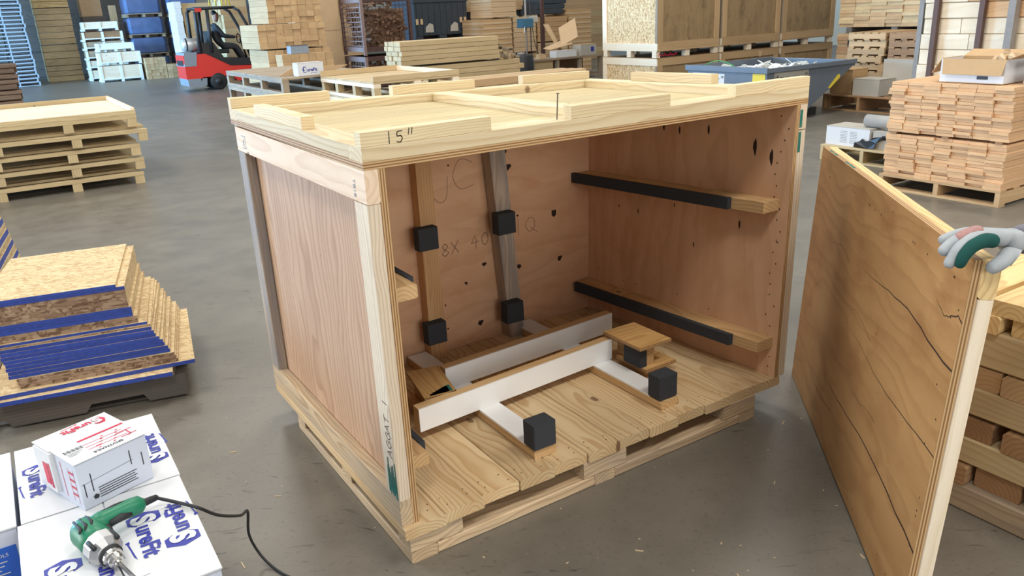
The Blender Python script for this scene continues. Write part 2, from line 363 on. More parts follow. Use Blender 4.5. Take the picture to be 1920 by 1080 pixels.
def spline(pts, k=6):
    pts = [Vector(p) for p in pts]; out = []
    for i in range(len(pts) - 1):
        p0, p1, p2, p3 = pts[max(i - 1, 0)], pts[i], pts[i + 1], pts[min(i + 2, len(pts) - 1)]
        for j in range(k):
            t = j / k; out.append(0.5 * ((2 * p1) + (p2 - p0) * t + (2 * p0 - 5 * p1 + 4 * p2 - p3) * t * t + (3 * p1 - p0 - 3 * p2 + p3) * t ** 3))
    return out + [pts[-1]]
# lettering: outlines of the built-in font as flat faces
TXT = {}
def glyphs(s, bold):
    key = (s, bold)
    if key in TXT: return TXT[key]
    cu = bpy.data.curves.new('t', 'FONT'); cu.body = s; cu.size = 1.0; cu.offset = bold; cu.resolution_u = 3
    ob = bpy.data.objects.new('t', cu); COL.objects.link(ob)
    dg = bpy.context.evaluated_depsgraph_get(); dg.update()
    me = bpy.data.meshes.new_from_object(ob.evaluated_get(dg))
    r = ([tuple(v.co[:2]) for v in me.vertices], [tuple(p.vertices) for p in me.polygons])
    bpy.data.objects.remove(ob); bpy.data.curves.remove(cu); bpy.data.meshes.remove(me)
    TXT[key] = r; return r
for s_, b_ in [('ureFit', 0.03), ('S', 0.05), ('SPOTNAILS', 0.02), ('CSD120', 0.0), ('TRASH ONLY', 0.01), ('14', 0.02), ('LY', 0.01), ('MDO', 0.0), ('PRR', 0.02), ('2WF', 0.01), ('POWER TOOLS', 0.0), ('TB18', 0.0), ('COMBI', 0.01), ('2x4', 0.0), ('SYP 001', 0.0)]: glyphs(s_, b_)
def text(name, s, size, mat, parent, org, ux, uy, bold=0.0, lift=0.03, sx=1.0):
    v, f = glyphs(s, bold); ux = Vector(ux).normalized(); uy = Vector(uy).normalized(); n = ux.cross(uy); org = Vector(org) + n * lift
    return mk(name, [org + ux * (x * size * sx) + uy * (y * size) for x, y in v], f, mat, parent)
def textw(s, size, bold=0.0): return max(x for x, y in glyphs(s, bold)[0]) * size
def ribbon(mb, pts2, w, org, ux, uy, lift=0.03):
    ux = Vector(ux).normalized(); uy = Vector(uy).normalized(); n = ux.cross(uy); o3 = Vector(org) + n * lift
    for (x0, y0), (x1, y1) in zip(pts2[:-1], pts2[1:]):
        d = Vector((x1 - x0, y1 - y0)); L = d.length or 1e-6; d = d / L * (w / 2); e = Vector((-d.y, d.x))
        q = [(x0 - d.x + e.x, y0 - d.y + e.y), (x0 - d.x - e.x, y0 - d.y - e.y), (x1 + d.x - e.x, y1 + d.y - e.y), (x1 + d.x + e.x, y1 + d.y + e.y)]
        mb.poly([o3 + ux * a + uy * b for a, b in q])
HAND = {'1': [[(.3, 0), (.32, 1)]], '5': [[(.75, .95), (.3, .9), (.28, .55), (.6, .55), (.72, .3), (.55, .02), (.2, .05)]], '"': [[(.25, .6), (.35, 1.1)], [(.55, .6), (.65, 1.1)]],
 '8': [[(.5, .5), (.75, .75), (.5, 1), (.28, .75), (.5, .5), (.8, .22), (.5, 0), (.22, .22), (.5, .5)]], 'X': [[(.1, 1), (.8, 0)], [(.8, 1), (.1, 0)]], '4': [[(.5, 1), (.1, .4), (.85, .45)], [(.6, .8), (.55, -.1)]],
 '0': [[(.5, 1), (.2, .7), (.25, .15), (.55, 0), (.8, .4), (.7, .9), (.5, 1)]], 'Q': [[(.4, .9), (.1, .5), (.4, .05), (.8, .3), (.75, .8), (.4, .9)], [(.5, .3), (1.0, -.1)]],
 'A': [[(0, 0), (.4, 1), (.8, 0)], [(.2, .45), (.65, .45)]], 'G': [[(.8, .85), (.4, 1), (.1, .5), (.4, 0), (.8, .2), (.8, .5), (.5, .5)]], 'E': [[(.7, 1), (.15, .95), (.1, 0), (.7, .05)], [(.1, .5), (.6, .5)]],
 'T': [[(0, .95), (.8, 1)], [(.4, 1), (.38, 0)]], 'J': [[(.8, 1), (.7, .2), (.4, 0), (.1, .25)]], 'C': [[(.85, .85), (.4, 1), (.1, .5), (.35, .05), (.85, .1)]], ' ': [], '|': [[(.4, 0), (.4, 1)]]}
def hand(name, s, size, mat, parent, org, ux, uy, w=0.12, adv=1.0):
    mb = MB(); k = 0.0
    for chh in s:
        for st in HAND[chh]:
            q = [(v.x, v.y) for v in spline([(a, b, 0) for a, b in st], 4)] if len(st) > 3 else st
            ribbon(mb, [((a + k) * size, b * size) for a, b in q], w, org, ux, uy)
        k += adv * (0.75 if chh in '1|' else 1.0)
    return mb.build(name, mat, parent)
def sure_logo(parent, org, ux, uy, size, mat):
    """hexagon badge with a white S, then the word, then a nail drawn under it; org = lower left, size = letter height"""
    ux = Vector(ux).normalized(); uy = Vector(uy).normalized(); n = ux.cross(uy); org = Vector(org)
    def P(a, b, l=0.03): return org + ux * a * size + uy * b * size + n * l
    mb = MB(); mb.poly([P(-.32, .5), P(.0, -.3), P(.66, -.3), P(.92, .1), P(.7, .16), P(.7, .84), P(.92, .9), P(.66, 1.3), P(.0, 1.3)])
    lg = mb.build('logo_print', mat, parent)
    text('logo_letter', 'S', size * 1.55, 'print_white', parent, P(.1, -.06), ux, uy, .05, .05)
    text('logo_word', 'ureFit', size * 1.2, mat, parent, P(.98, .02), ux, uy, .03)
    nb = MB(); nb.poly([P(2.0, -.42), P(2.1, -.62), P(2.2, -.6), P(2.25, -.42)]); nb.poly([P(2.2, -.56), P(3.5, -.40), P(3.75, -.28), P(2.25, -.47)])
    nb.build('logo_nail', mat, parent)
    return lg
# ------------------------------------------------------------------ the hall: slab and far walls
fl = MB().box(-420, 900, -420, 1420, -6, 0).build('floor', 'concrete'); tags(fl, kind='structure')
wb = box('wall_back', -420, 900, 1420, 1428, 0, 320, 'wall', None, 'x', 0); tags(wb, kind='structure')
wr = box('wall_right', 900, 908, -420, 1428, 0, 320, 'wall', None, 'y', 0); tags(wr, kind='structure')

# ------------------------------------------------------------------ the open shipping crate
W, DZ, H, D, LD = 67.4, 5.46, 47.34, 48.6, 50.3
crate = thing('shipping_crate', 'open-fronted plywood shipping crate with padded timber cradle on skid base', 'crate', (33, 24, 0))
lp = box('side_panel', 1.5, 2.25, 0, D, DZ, H, 'ply_left', crate, 'zx', 0); lp['label'] = 'outer left plywood side with pale grain'
box('cleat', 0, 1.5, 0, D, H - 3.5, H, 'pine_pale', lp, 'yx', .08)
box('cleat', 0, 1.5, D - 3.5, D, DZ + 3.5, H - 3.5, 'pine_grey', lp, 'zx', .12)
fp = box('cleat', 0, 1.5, 0, 3.5, DZ + 3.5, H - 3.55, 'pine_post', lp, 'zx', .12)
box('cleat', 0, 1.5, 0, D, DZ, DZ + 3.5, 'pine_base', lp, 'yx', .12)
# marks on the left side
st = MB(); rs = random.Random(2)
for i in range(12):
    y0 = .12 + i * .2; zt_ = 13.0 + rs.uniform(-1.2, 1.0); zb_ = 8.97 + (rs.uniform(0, .9) if i % 3 else 0); st.poly([(-.03, y0 + .21, zb_), (-.03, y0, zb_), (-.03, y0 + .05, zt_), (-.03, y0 + .15, zt_)])
o_ = st.build('paint_stain', 'green_stain', lp); o_['label'] = 'dark green paint stain'
hand('pencil_writing', 'AGGAT 1', 1.15, 'ink', lp, (0, .7, 14.3), (0, 0, 1), (0, 1, 0), .09, .95)
text('lumber_stamp', 'TB18', .9, 'print_grey', lp, (0, 3.2, 46.2), (0, 0, -1), (0, -1, 0), 0.0)
sm = MB()
for a, b in [((45.6, 44.6), (43.8, 44.6)), ((43.8, 44.6), (43.8, 46.3)), ((43.8, 46.3), (45.6, 46.3)), ((45.2, 45.0), (44.3, 45.9)), ((44.4, 44.9), (45.1, 45.5))]:
    ribbon(sm, [(-a[0], a[1]), (-b[0], b[1])], .12, (0, 0, 0), (0, -1, 0), (0, 0, 1))
sm.build('lumber_stamp', 'print_grey', lp)
# right side: racked a little out of square
def rx(y, z, off=0.0): return 64.2 + 0.9 * (z - DZ) / 41.9 - 2.65 * y / 44 + off
def rslab(name, y0, y1, z0, z1, o0, o1, mat, parent, o):
    c = []
    for z in (z0, z1):
        for y, off in ((y0, o0), (y0, o1), (y1, o1), (y1, o0)):
            zz = z if z < 40 else z - 0.75 * y / 44
            c.append((rx(y, z, off), y, zz))
    return hexa(name, c, mat, parent, o)
rp = rslab('side_panel', 0, D, DZ, H - .02, 0, .75, 'ply_in', crate, 'zx'); rp['label'] = 'inner right plywood side with nail marks'
rslab('cleat', 0, D, H - 3.5, H - .02, .75, 2.25, 'pine_post', rp, 'yx')
rslab('cleat', 0, 3.5, DZ, H - 3.65, .75, 2.25, 'pine_post', rp, 'zx')
rslab('cleat', D - 3.5, D, DZ, H - 3.65, .75, 2.25, 'pine_post', rp, 'zx')
gs = MB()
for z0, z1 in ((40.6, 43.5), (44.1, 46.6)): gs.poly([(rx(0, z0, .8), -.03, z0), (rx(0, z0, 1.35), -.03, z0), (rx(0, z1, 1.35), -.03, z1), (rx(0, z1, .8), -.03, z1)])
gs.build('paint_stain', 'green_stain', rp)
nh = MB(); rs = random.Random(3)
for i in range(34):
    y = rs.choice([1.3, 2.6, 2.1]) + rs.uniform(-.3, .3) if i < 24 else rs.uniform(5, 42); z = 7 + (i % 24) * 1.68 if i < 24 else rs.choice([8.5, 9, 13.2, 14, 30.5, 36])
    x = rx(y, z, -.03); r_ = .13
    nh.poly([(x, y - r_, z), (x, y, z + r_ * 1.3), (x, y + r_, z), (x, y, z - r_ * 1.3)])
tags(nh.build('nail_heads', 'crackm', rp), kind='stuff')
kn = MB()
for y, z, s in [(25, 42.6, 1.0), (21.5, 42, .7), (15.5, 42.6, .8), (6.6, 40.8, 1.3), (3.6, 39.6, 1.2), (30.5, 27, .5), (22, 29.5, .4), (8.5, 28.6, .7), (17.5, 23.5, .5)]:
    x = rx(y, z, -.025); kn.poly([(x, y + .28 * s * cos(t), z + s * (.95 + .25 * cos(3 * t)) * sin(t)) for t in [i * pi / 5 for i in range(10)]])
tags(kn.build('knot_marks', 'crackm', rp), kind='stuff')
# back
def by(x): return 40.3 + .055 * x
bp = hexa('back_panel', [(2.25, by(2.25), DZ), (62.2, by(62.2), DZ), (62.2, by(62.2) + .75, DZ), (2.25, by(2.25) + .75, DZ), (2.25, by(2.25), 47.2), (63.1, by(63), 46.4), (63.1, by(63) + .75, 46.4), (2.25, by(2.25) + .75, 47.2)], 'ply_in', crate, 'xy')
bp['label'] = 'inner back plywood sheet with pencil marks'
hexa('post', [(24.3, 39.2, DZ), (27.3, 39.3, DZ), (27.3, 41.7, DZ), (24.3, 41.6, DZ), (24.3, 39.2, 46.8), (27.1, 39.3, 46.8), (27.1, 41.7, 46.8), (24.3, 41.6, 46.8)], 'pine_in', bp, 'zy')
hexa('post', [(40.6, 39.6, DZ), (43.6, 39.7, DZ), (43.6, 42.6, DZ), (40.6, 42.4, DZ), (37.6, 39.4, 46.6), (40.7, 39.5, 46.6), (40.7, 42.4, 46.6), (37.6, 42.2, 46.6)], 'pine_grey', bp, 'zy')
for fx, fz in ((22.95, 25.8), (23.15, 9.4), (37.9, 25.7), (38.75, 9.3)):
    fy = 37.4
    box('foam_block', fx, fx + 3.5, fy, 39.4 if fx < 30 else 39.6, fz, fz + 3.65, 'foam', bp, 'zy', .1)
hand('pencil_writing', '18X 40', 2.1, 'pencil', bp, (27.2, by(27.2), 22.6), (1, .055, .05), (0, 0, 1), .1, .98)
hand('pencil_writing', '1Q', 3.0, 'pencil', bp, (44.3, by(44.3), 23.4), (1, .055, 0), (0, 0, 1), .08, 1.0)
hand('pencil_writing', 'C', 5.2, 'pencil', bp, (31.8, by(31.8), 33.5), (1, .055, 0), (0, 0, 1), .08)
hand('pencil_writing', 'J', 4.2, 'pencil', bp, (27.9, by(27.9), 32.0), (1, .055, 0), (0, 0, 1), .08)
kb = MB()
for x, z, s in [(42.8, 38.6, .75), (54, 40.8, .8), (43.5, 36, .8), (53.5, 26, .9), (45.2, 27.0, .3), (45, 17.5, .6), (54.6, 17.0, .7), (31.6, 38, .2), (37.5, 19.6, .5), (36, 8.9, .7), (29, 14, .25), (29.2, 9.6, .25), (33.5, 17, .4)]:
    kb.poly([(x + s * (.8 + .25 * cos(2 * t + x)) * cos(t), by(x) - .03, z + .7 * s * (1 + .3 * sin(3 * t)) * sin(t)) for t in [i * pi / 6 for i in range(12)]])
tags(kb.build('knot_marks', 'crackm', bp), kind='stuff')
# skid base
bw = 65.5 / 12
for i in range(12):
    yf = [-.7, -.45, .1, -.1, .15, -.2, .05, -.15, .2, -.1, .1, 0][i]
    box('deck_board', i * bw + .04, (i + 1) * bw - .04, yf, D, 3.96, DZ + [0, .02, -.03, .03, 0, -.02, .02, 0, .04, 0, .02, 0][i], 'pine_deck', crate, 'y', .14)
dnl = MB(); rs = random.Random(8)
for i in range(12):
    for yk in (1.2, 2.6, 19, 20.5, 38.5):
        for xk in (1.1, 4.2):
            x, y = i * bw + xk + rs.uniform(-.3, .3), yk + rs.uniform(-.3, .3); dnl.poly([(x + .09 * cos(t), y + .09 * sin(t), DZ + .06) for t in (0, 1.05, 2.1, 3.14, 4.2, 5.25)])
tags(dnl.build('nail_heads', 'crackm', crate), kind='stuff')
for x0 in (.8, 28.4, 56.5): box('runner', x0, x0 + 3.5, 0, 41, 0, 1.5, 'pine_base', crate, 'y', .15)
for y0 in (0, 18.5, 37.5):
    box('bottom_board', 4.35, 28.35, y0, y0 + 3.4, 0, 1.48, 'pine_base', crate, 'x', .15)
    box('bottom_board', 31.95, 56.45, y0, y0 + 3.4, 0, 1.48, 'pine_base', crate, 'x', .15)
    for x0, x1 in ((.8, 7.9), (26.6, 34), (53.2, 60)): box('spacer_block', x0, x1, y0 + .02, y0 + 3.5, 1.5, 3.95, 'pine_base', crate, 'x', .12)
# cradle
def strip(parent, x0, x1, y0, y1, z0, z1): return box('plastic_strip', x0, x1, y0, y1, z0, z1, 'uhmw', parent, 'x', .05)
for x0, ye, fy0, fy1 in ((20.6, 40.9, 2.2, 5.2), (43.0, 42.2, 2.7, 5.6)):
    cb = box('cross_bar', x0, x0 + 3.5, 2.8, ye, DZ + .05, 6.75, 'pine_rail', crate, 'y', .1)
    strip(cb, x0, x0 + 3.5, fy1 - .3, ye, 6.75, 7.0)
    box('foam_block', x0 - .1, x0 + 3.4, fy0 + .3, fy1, 7.0, 10.5, 'foam', cb, 'z', .12)
def skew_bar(x0, x1, ya, k, z0, z1):
    yy = lambda x: ya + (x - x0) * k
    bb = hexa('cradle_beam', [(x0, yy(x0) + .25, z0), (x1, yy(x1) + .25, z0), (x1, yy(x1) + 1.75, z0), (x0, yy(x0) + 1.75, z0), (x0, yy(x0) + .25, z1), (x1, yy(x1) + .25, z1), (x1, yy(x1) + 1.75, z1), (x0, yy(x0) + 1.75, z1)], 'pine_rail', crate, 'xy')
    hexa('plastic_strip', [(x0, yy(x0), z0), (x1, yy(x1), z0), (x1, yy(x1) + .25, z0), (x0, yy(x0) + .25, z0), (x0, yy(x0), z1), (x1, yy(x1), z1), (x1, yy(x1) + .25, z1), (x0, yy(x0) + .25, z1)], 'uhmw', bb, 'xy')
skew_bar(10.7, 46.9, 16.2, .068, 7.02, 10.5)
skew_bar(19.9, 54.4, 25.6, .06, 7.02, 10.5)
# plywood brackets at the beam ends
br = box('bracket', 48.7, 50.2, 12.3, 19.4, 7.5, 11.0, 'pine_rail', crate, 'y', .05)
box('plate', 46.4, 52.9, 11.2, 20.2, 11.0, 11.5, 'ply_shelf', br, 'xz', 0); box('plate', 47.6, 54.0, 11.2, 18.4, 7.0, 7.5, 'ply_shelf', br, 'xz', 0)
box('foot', 49, 53, 13, 18, DZ + .05, 7.0, 'pine_rail', br, 'y', 0)
box('foam_block', 47.3, 48.7, 12.2, 16.2, 7.5, 11.0, 'foam', br, 'z', .05)
br = box('bracket', 15.2, 16.7, 19.2, 27.2, 7.0, 10.0, 'pine_rail', crate, 'y', .05)
pg = hexa('plate', [(12.9, 18.8, 10), (17.7, 18.1, 10), (19.7, 27.6, 10), (14.7, 28.4, 10), (12.9, 18.8, 10.5), (17.7, 18.1, 10.5), (19.7, 27.6, 10.5), (14.7, 28.4, 10.5)], 'ply_shelf', br, 'yz')
g2 = MB()
for k in range(6): g2.poly([(13.9 + .5 * k, 19.0 - .06 * k + .2 * (k % 3), 10.53), (14.9 + .5 * k, 18.8 - .06 * k, 10.53), (15.3 + .5 * k, 19.4 + .25 * k, 10.53), (14.2 + .5 * k, 19.5 + .2 * k, 10.53)]); g2.build('paint_stain', 'green_stain', br)
box('plate', 13.2, 18.6, 19, 27.4, 6.5, 7.0, 'ply_shelf', br, 'yz', 0); box('foot', 14, 18, 20, 26, DZ + .05, 6.5, 'pine_rail', br, 'y', 0)
box('foam_block', 16.7, 18.3, 18.6, 23, 7.0, 10.0, 'foam', br, 'z', .05)
# padded support rails on the sides
for z0, zb, fy0, fy1, ye in ((32.1, 31.0, 7.4, 44.0, 1.6), (10.45, 9.85, 5.5, 42.6, .8)):
    c = []
    for z in (0, 1.65):
        for y, off in ((ye, -3.45), (ye, 0), (43.2, 0), (43.2, -3.45)):
            zz = z0 + (zb - z0) * y / 44 + z; c.append((rx(y, zz, off), y, zz))
    sr = hexa('support_rail', c, 'pine_rail', crate, 'yz')
    c = []
    for z in (-.03, 1.72):
        for y, off in ((fy0, -4.3), (fy0, -3.45), (fy1, -3.45), (fy1, -4.3)):
            zz = z0 + (zb - z0) * y / 44 + z; c.append((rx(y, zz, off), y, zz))
    hexa('foam_strip', c, 'foam', sr, 'yz')
for z0, y0 in ((31.9, 2.6), (10.1, 3.6)):
    sr = box('support_rail', 2.25, 5.85, y0, 40.2, z0, z0 + 1.7, 'pine_rail', crate, 'y', .2)
    box('foam_strip', 5.85, 6.65, y0 + 2.6, 39, z0, z0 + 1.7, 'foam', sr, 'y', .05)

# ------------------------------------------------------------------ crate lid, not yet nailed down
ctx.warp = lambda v: Vector((v.x, v.y, v.z + v.y / 50 * (0.3 - 1.2 * v.x / 67)))
zp = H + .77
lid = box('lid', 0, W, 0, LD, H, zp, 'ply_lid', crate, 'xz', 0); lid['label'] = 'pale framed plywood lid'
for a in ((0, W, 0, 3.5, 'x'), (0, W, LD - 3.5, LD, 'x'), (0, 3.5, 3.52, LD - 3.52, 'y'), (W - 3.5, W, 3.52, LD - 3.52, 'y'), (32.1, 35.6, 3.52, LD - 3.52, 'y')):
    box('frame_board', a[0], a[1], a[2], a[3], zp, zp + 1.5, 'pine_lid', lid, a[4], .06)
zt = zp + 1.5
for k in range(8):
    y0 = 3.55 + k * 5.4
    for x0, x1 in ((3.55, 32.05), (35.65, W - 3.55)): box('plank', x0, x1, y0, y0 + 5.3, zp, zp + .14, 'ply_lid', lid, 'x', .06)
for a in ((0, 15, 0, 1.5, 'x'), (25.7, 41, 0, 1.5, 'x'), (52.6, W, 0, 1.5, 'x'), (0, 15.2, LD - 1.5, LD, 'x'), (26, 41.5, LD - 1.5, LD, 'x'), (51.5, W - .8, LD - 1.5, LD, 'x'), (0, 1.6, 17.5, 36.6, 'y'), (W - 1.6, W, 17, 36, 'y')):
    sb = box('spacer_board', a[0], a[1], a[2], a[3], zt, zt + 1.5, 'pine_lid_board', lid, a[4], .06)
hand('ink_writing', '15"', 1.15, 'ink', lid, (2.7, 0, zt + .1), (1, 0, 0), (0, 0, 1), .09, 1.1)
MB().tube([(24.6, 1.3, zt - .3), (24.75, 1.2, zt + 2.9)], .075, 8).tube([(24.75, 1.2, zt + 2.88), (24.755, 1.2, zt + 2.98)], .2, 8).build('nail', 'steel_nail', lid)
ctx.warp = None

# ------------------------------------------------------------------ loose front panel held upright
yw, tl, ro_ = radians(-131.728), radians(3.155), radians(.49)
u_ = Vector((cos(yw), sin(yw), 0)); n_ = Vector((-sin(yw), cos(yw), 0)); up_ = Vector((0, 0, 1)) * cos(tl) + n_ * sin(tl)
U_ = u_ * cos(ro_) + up_ * sin(ro_); V_ = up_ * cos(ro_) - u_ * sin(ro_); B_ = V_.cross(U_)
PT = Matrix(((U_.x, B_.x, V_.x, 76.69), (U_.y, B_.y, V_.y, 6.25), (U_.z, B_.z, V_.z, .1), (0, 0, 0, 1)))
ctx.T = PT
pn = thing('crate_front_panel', 'loose golden brown plywood panel with cleats standing on edge beside the crate', 'panel', (30, 1, 0))
ps = box('plywood_sheet', 0, 61, 0, .75, 0, 39.24, 'ply_front', pn, 'xy', 0)
box('cleat', 0, 61, .75, 2.25, 35.74, 39.24, 'pine_new', pn, 'xy', .25)
box('cleat', 57.5, 61, .75, 2.25, 3.5, 35.7, 'pine_white', pn, 'zy', .2)
box('cleat', 0, 3.5, .75, 2.25, 3.5, 35.7, 'pine_new', pn, 'zy', .2)
box('cleat', 0, 61, .75, 2.25, 0, 3.48, 'pine_new', pn, 'xy', .2)
cr = MB(); rs = random.Random(5)
for x0, x1, z, w in ((30, 61, 29.3, .22), (54, 61, 33.2, .16), (26, 61, 19.6, .13), (18, 61, 9.9, .26), (4, 26, 6.2, .08), (20, 38, 22.5, .05), (28, 44, 14, .05), (8, 24, 28, .05)):
    n = 14; pts = [(x0 + (x1 - x0) * i / n, z + rs.uniform(-.12, .12) + .5 * sin(i * .5 + z)) for i in range(n + 1)]
    for i in range(n):
        wa, wb_ = w * (i / n) ** .8, w * ((i + 1) / n) ** .8
        cr.poly([(pts[i][0], -.02, pts[i][1] - wa / 2), (pts[i + 1][0], -.02, pts[i + 1][1] - wb_ / 2), (pts[i + 1][0], -.02, pts[i + 1][1] + wb_ / 2), (pts[i][0], -.02, pts[i][1] + wa / 2)])
cr.build('crack', 'crackm', ps)
nh = MB()
for i in range(44):
    x, z = (rs.uniform(1, 60), rs.choice([1.2, 2.4, 36.6, 37.9])) if i < 24 else ((rs.choice([1, 2.5, 58.5, 59.8]), rs.uniform(4, 35)) if i < 38 else (rs.uniform(6, 55), rs.uniform(6, 34)))
    nh.poly([(x - .1, -.025, z), (x, -.025, z - .13), (x + .1, -.025, z), (x, -.025, z + .13)])
tags(nh.build('nail_heads', 'crackm', ps), kind='stuff')
gm = MB()
for x0, x1 in ((3.5, 5.6), (6.2, 8.2), (13.5, 15.2), (15.6, 18.4)): gm.box(x0, x1, .15, .5, 39.24, 39.26)
gm.build('stencil_mark', 'green_stain', ps)
ctx.T = Matrix.Identity(4)

# ------------------------------------------------------------------ the worker's gloved hand
def skin(name, vs, es, rad, mat, parent, root=0, sub=2):
    org = Vector(vs[root]); me = bpy.data.meshes.new(name)
    me.from_pydata([tuple((Vector(v) - org) * IN) for v in vs], es, []); me.materials.append(M[mat])
    ob = bpy.data.objects.new(name, me); place(ob, parent, metre(ctx.T) @ Matrix.Translation(org * IN))
    md = ob.modifiers.new('skin', 'SKIN'); md.use_smooth_shade = True; md.branch_smoothing = 0.6
    for i, s in enumerate(me.skin_vertices[0].data):
        r = rad[i]; s.radius = (r * IN, r * IN) if not isinstance(r, tuple) else (r[0] * IN, r[1] * IN); s.use_root = (i == root)
    ss = ob.modifiers.new('sub', 'SUBSURF'); ss.levels = sub; ss.render_levels = sub
    return ob
pe = thing('person', 'arm in a grey leather work glove gripping the corner of the loose panel', 'person', (38.5, -40.6, 40))
fa = skin('forearm', [(43.2, -41.2, 40.7), (45.5, -41.4, 40.6), (50, -42.2, 40.3), (57, -43.6, 39.6), (63, -44.6, 39.0)], [(0, 1), (1, 2), (2, 3), (3, 4)], [1.15, 1.2, 1.5, 1.85, 1.95], 'skin', pe, 0)
gl = skin('glove', [(43.4, -41.2, 40.7), (41.6, -41.0, 41.1), (39.9, -40.6, 41.5),
    (38.9, -39.1, 41.75), (37.9, -38.4, 41.55), (36.6, -37.9, 41.1),
    (38.3, -39.6, 41.75), (37.0, -38.9, 41.25), (35.75, -38.6, 40.3),
    (37.7, -40.1, 41.7), (36.4, -39.7, 40.9), (35.55, -39.4, 39.3),
    (41.2, -41.7, 40.4), (39.4, -42.0, 39.75), (37.9, -41.65, 39.2)],
    [(0, 1), (1, 2), (2, 3), (3, 4), (4, 5), (2, 6), (6, 7), (7, 8), (2, 9), (9, 10), (10, 11), (1, 12), (12, 13), (13, 14)],
    [1.3, 1.25, (1.3, .95), .62, .52, .5, .62, .58, .54, .6, .55, .5, .8, .72, .58], 'glove_grey', pe, 1)
gi = skin('glove_index', [(39.6, -41.1, 41.3), (38.2, -40.8, 41.6), (37.0, -40.5, 41.3), (36.15, -40.25, 40.4), (35.95, -40.15, 39.35)], [(0, 1), (1, 2), (2, 3), (3, 4)], [.7, .68, .62, .58, .5], 'glove_green', gl, 0)
gi['label'] = 'dark green index finger patch of the glove'
gp = skin('glove_stripe', [(39.4, -40.0, 42.0), (38.6, -39.7, 42.0), (37.6, -39.25, 41.7), (36.9, -39.2, 41.35)], [(0, 1), (1, 2), (2, 3)], [.62, .62, .6, .5], 'glove_pink', gl, 0)
gc = skin('glove_cuff', [(43.0, -41.15, 40.75), (44.2, -41.3, 40.65), (45.6, -41.5, 40.55)], [(0, 1), (1, 2)], [1.38, 1.45, 1.5], 'cuff', gl, 0)

# ------------------------------------------------------------------ timber pile behind the loose panel
def single(name, label, cat, *a, group=None, **k):
    o = box(name, *a, **k); tags(o, label, cat, group); return o
px0 = 61.5
tp = thing('timber_pile', 'pile of yellow pine boards on cross beams behind the loose panel', 'timber', (80, -38, 0))
rs = random.Random(11)
for k, (zb, zh) in enumerate(((0, 3.4), (6.2, 3.4), (12.6, 3.6), (19.0, 4.6))):
    xo = px0 + [0, .6, 1.0, 1.4][k]
    box('cross_beam', xo, xo + 3.5, -62, -22, zb, zb + zh, 'pine_pallet' if k else 'pine_weather', tp, 'y', .2)
    box('cross_beam', xo + 44, xo + 47.5, -62, -22, zb, zb + zh, 'pine_pallet', tp, 'y', .2)
    z0 = zb + zh + .02; y = -61.0
    while y < -23:
        wd = rs.choice([5.4, 7.2]); 
        if y + wd > -20: break
        x0 = xo - rs.uniform(-1.4, 1.2)
        box('board', x0, x0 + 52, y, y + wd, z0, z0 + (2.6 if k < 3 else 2.2), 'pine_brown' if k < 2 else 'pine_tan' if k == 2 else 'pine_new', tp, 'x', .25); y += wd + rs.uniform(.15, 1.6)
for y, x0 in ((-60, 64), (-52.5, 62.5), (-45, 65), (-37.5, 62.6), (-29.6, 66)):
    box('board', x0, x0 + 52, y, y + 7.0, 25.85, 27.7, 'pine_new', tp, 'x', .2)
    
# ------------------------------------------------------------------ white cartons on a pallet, front left
def pallet(name, label, x0, x1, y0, y1, z0, mat, axis='x', h=5.0, n=6, group=None, cat='pallet', blocks=False, bw=3.5):
    """deck boards run along the other axis than the stringers; axis = stringer axis"""
    t = thing(name, label, cat, ((x0 + x1) / 2, (y0 + y1) / 2, z0), group)
    if axis == 'x':
        for y in (y0, (y0 + y1) / 2 - .75, y1 - 1.5): box('stringer', x0, x1, y, y + 1.5, z0 + .75, z0 + h - .75, mat, t, 'xy', .05)
        st = (x1 - x0 - bw) / (n - 1)
        for i in range(n): box('deck_board', x0 + i * st, x0 + i * st + bw, y0, y1, z0 + h - .75, z0 + h, mat, t, 'y', .05)
        for i in range(3): box('bottom_board', x0 + i * (x1 - x0 - bw) / 2, x0 + i * (x1 - x0 - bw) / 2 + bw, y0, y1, z0, z0 + .75, mat, t, 'y', .05)
    else:
        for x in (x0, (x0 + x1) / 2 - .75, x1 - 1.5): box('stringer', x, x + 1.5, y0, y1, z0 + .75, z0 + h - .75, mat, t, 'yx', .05)
        st = (y1 - y0 - bw) / (n - 1)
        for i in range(n): box('deck_board', x0, x1, y0 + i * st, y0 + i * st + bw, z0 + h - .75, z0 + h, mat, t, 'x', .05)
        for i in range(3): box('bottom_board', x0, x1, y0 + i * (y1 - y0 - bw) / 2, y0 + i * (y1 - y0 - bw) / 2 + bw, z0, z0 + .75, mat, t, 'x', .05)
    return t
pallet('pallet', 'wooden pallet under the white printed cartons at the lower left', -50, -21.5, -15, 18, 0, 'pine_weather', 'x')
def carton(label, x0, x1, y0, y1, z0, z1, name='carton', top='card_white', side='card_side', group=None, seam='y', cat='box'):
    t = thing(name, label, cat, ((x0 + x1) / 2, (y0 + y1) / 2, z0), group); e = .12
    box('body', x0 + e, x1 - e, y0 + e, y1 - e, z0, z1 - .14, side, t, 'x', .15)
    if seam == 'y':
        m = (x0 + x1) / 2
        box('flap', x0, m - .05, y0, y1, z1 - .14, z1, top, t, 'y', .05); box('flap', m + .05, x1, y0, y1, z1 - .14, z1, top, t, 'y', .05)
    else:
        m = (y0 + y1) / 2
        box('flap', x0, x1, y0, m - .05, z1 - .14, z1, top, t, 'x', .05); box('flap', x0, x1, m + .05, y1, z1 - .14, z1, top, t, 'x', .05)
    return t
low = [('white carton in the lower layer, under the drill', -35.7, -21.8, -15, 1.9), ('white carton in the lower layer, under the red printed box', -35.5, -21.7, 2.2, 17.8), ('white carton in the lower layer at the left picture edge', -49.6, -36.3, 2.0, 17.8)]
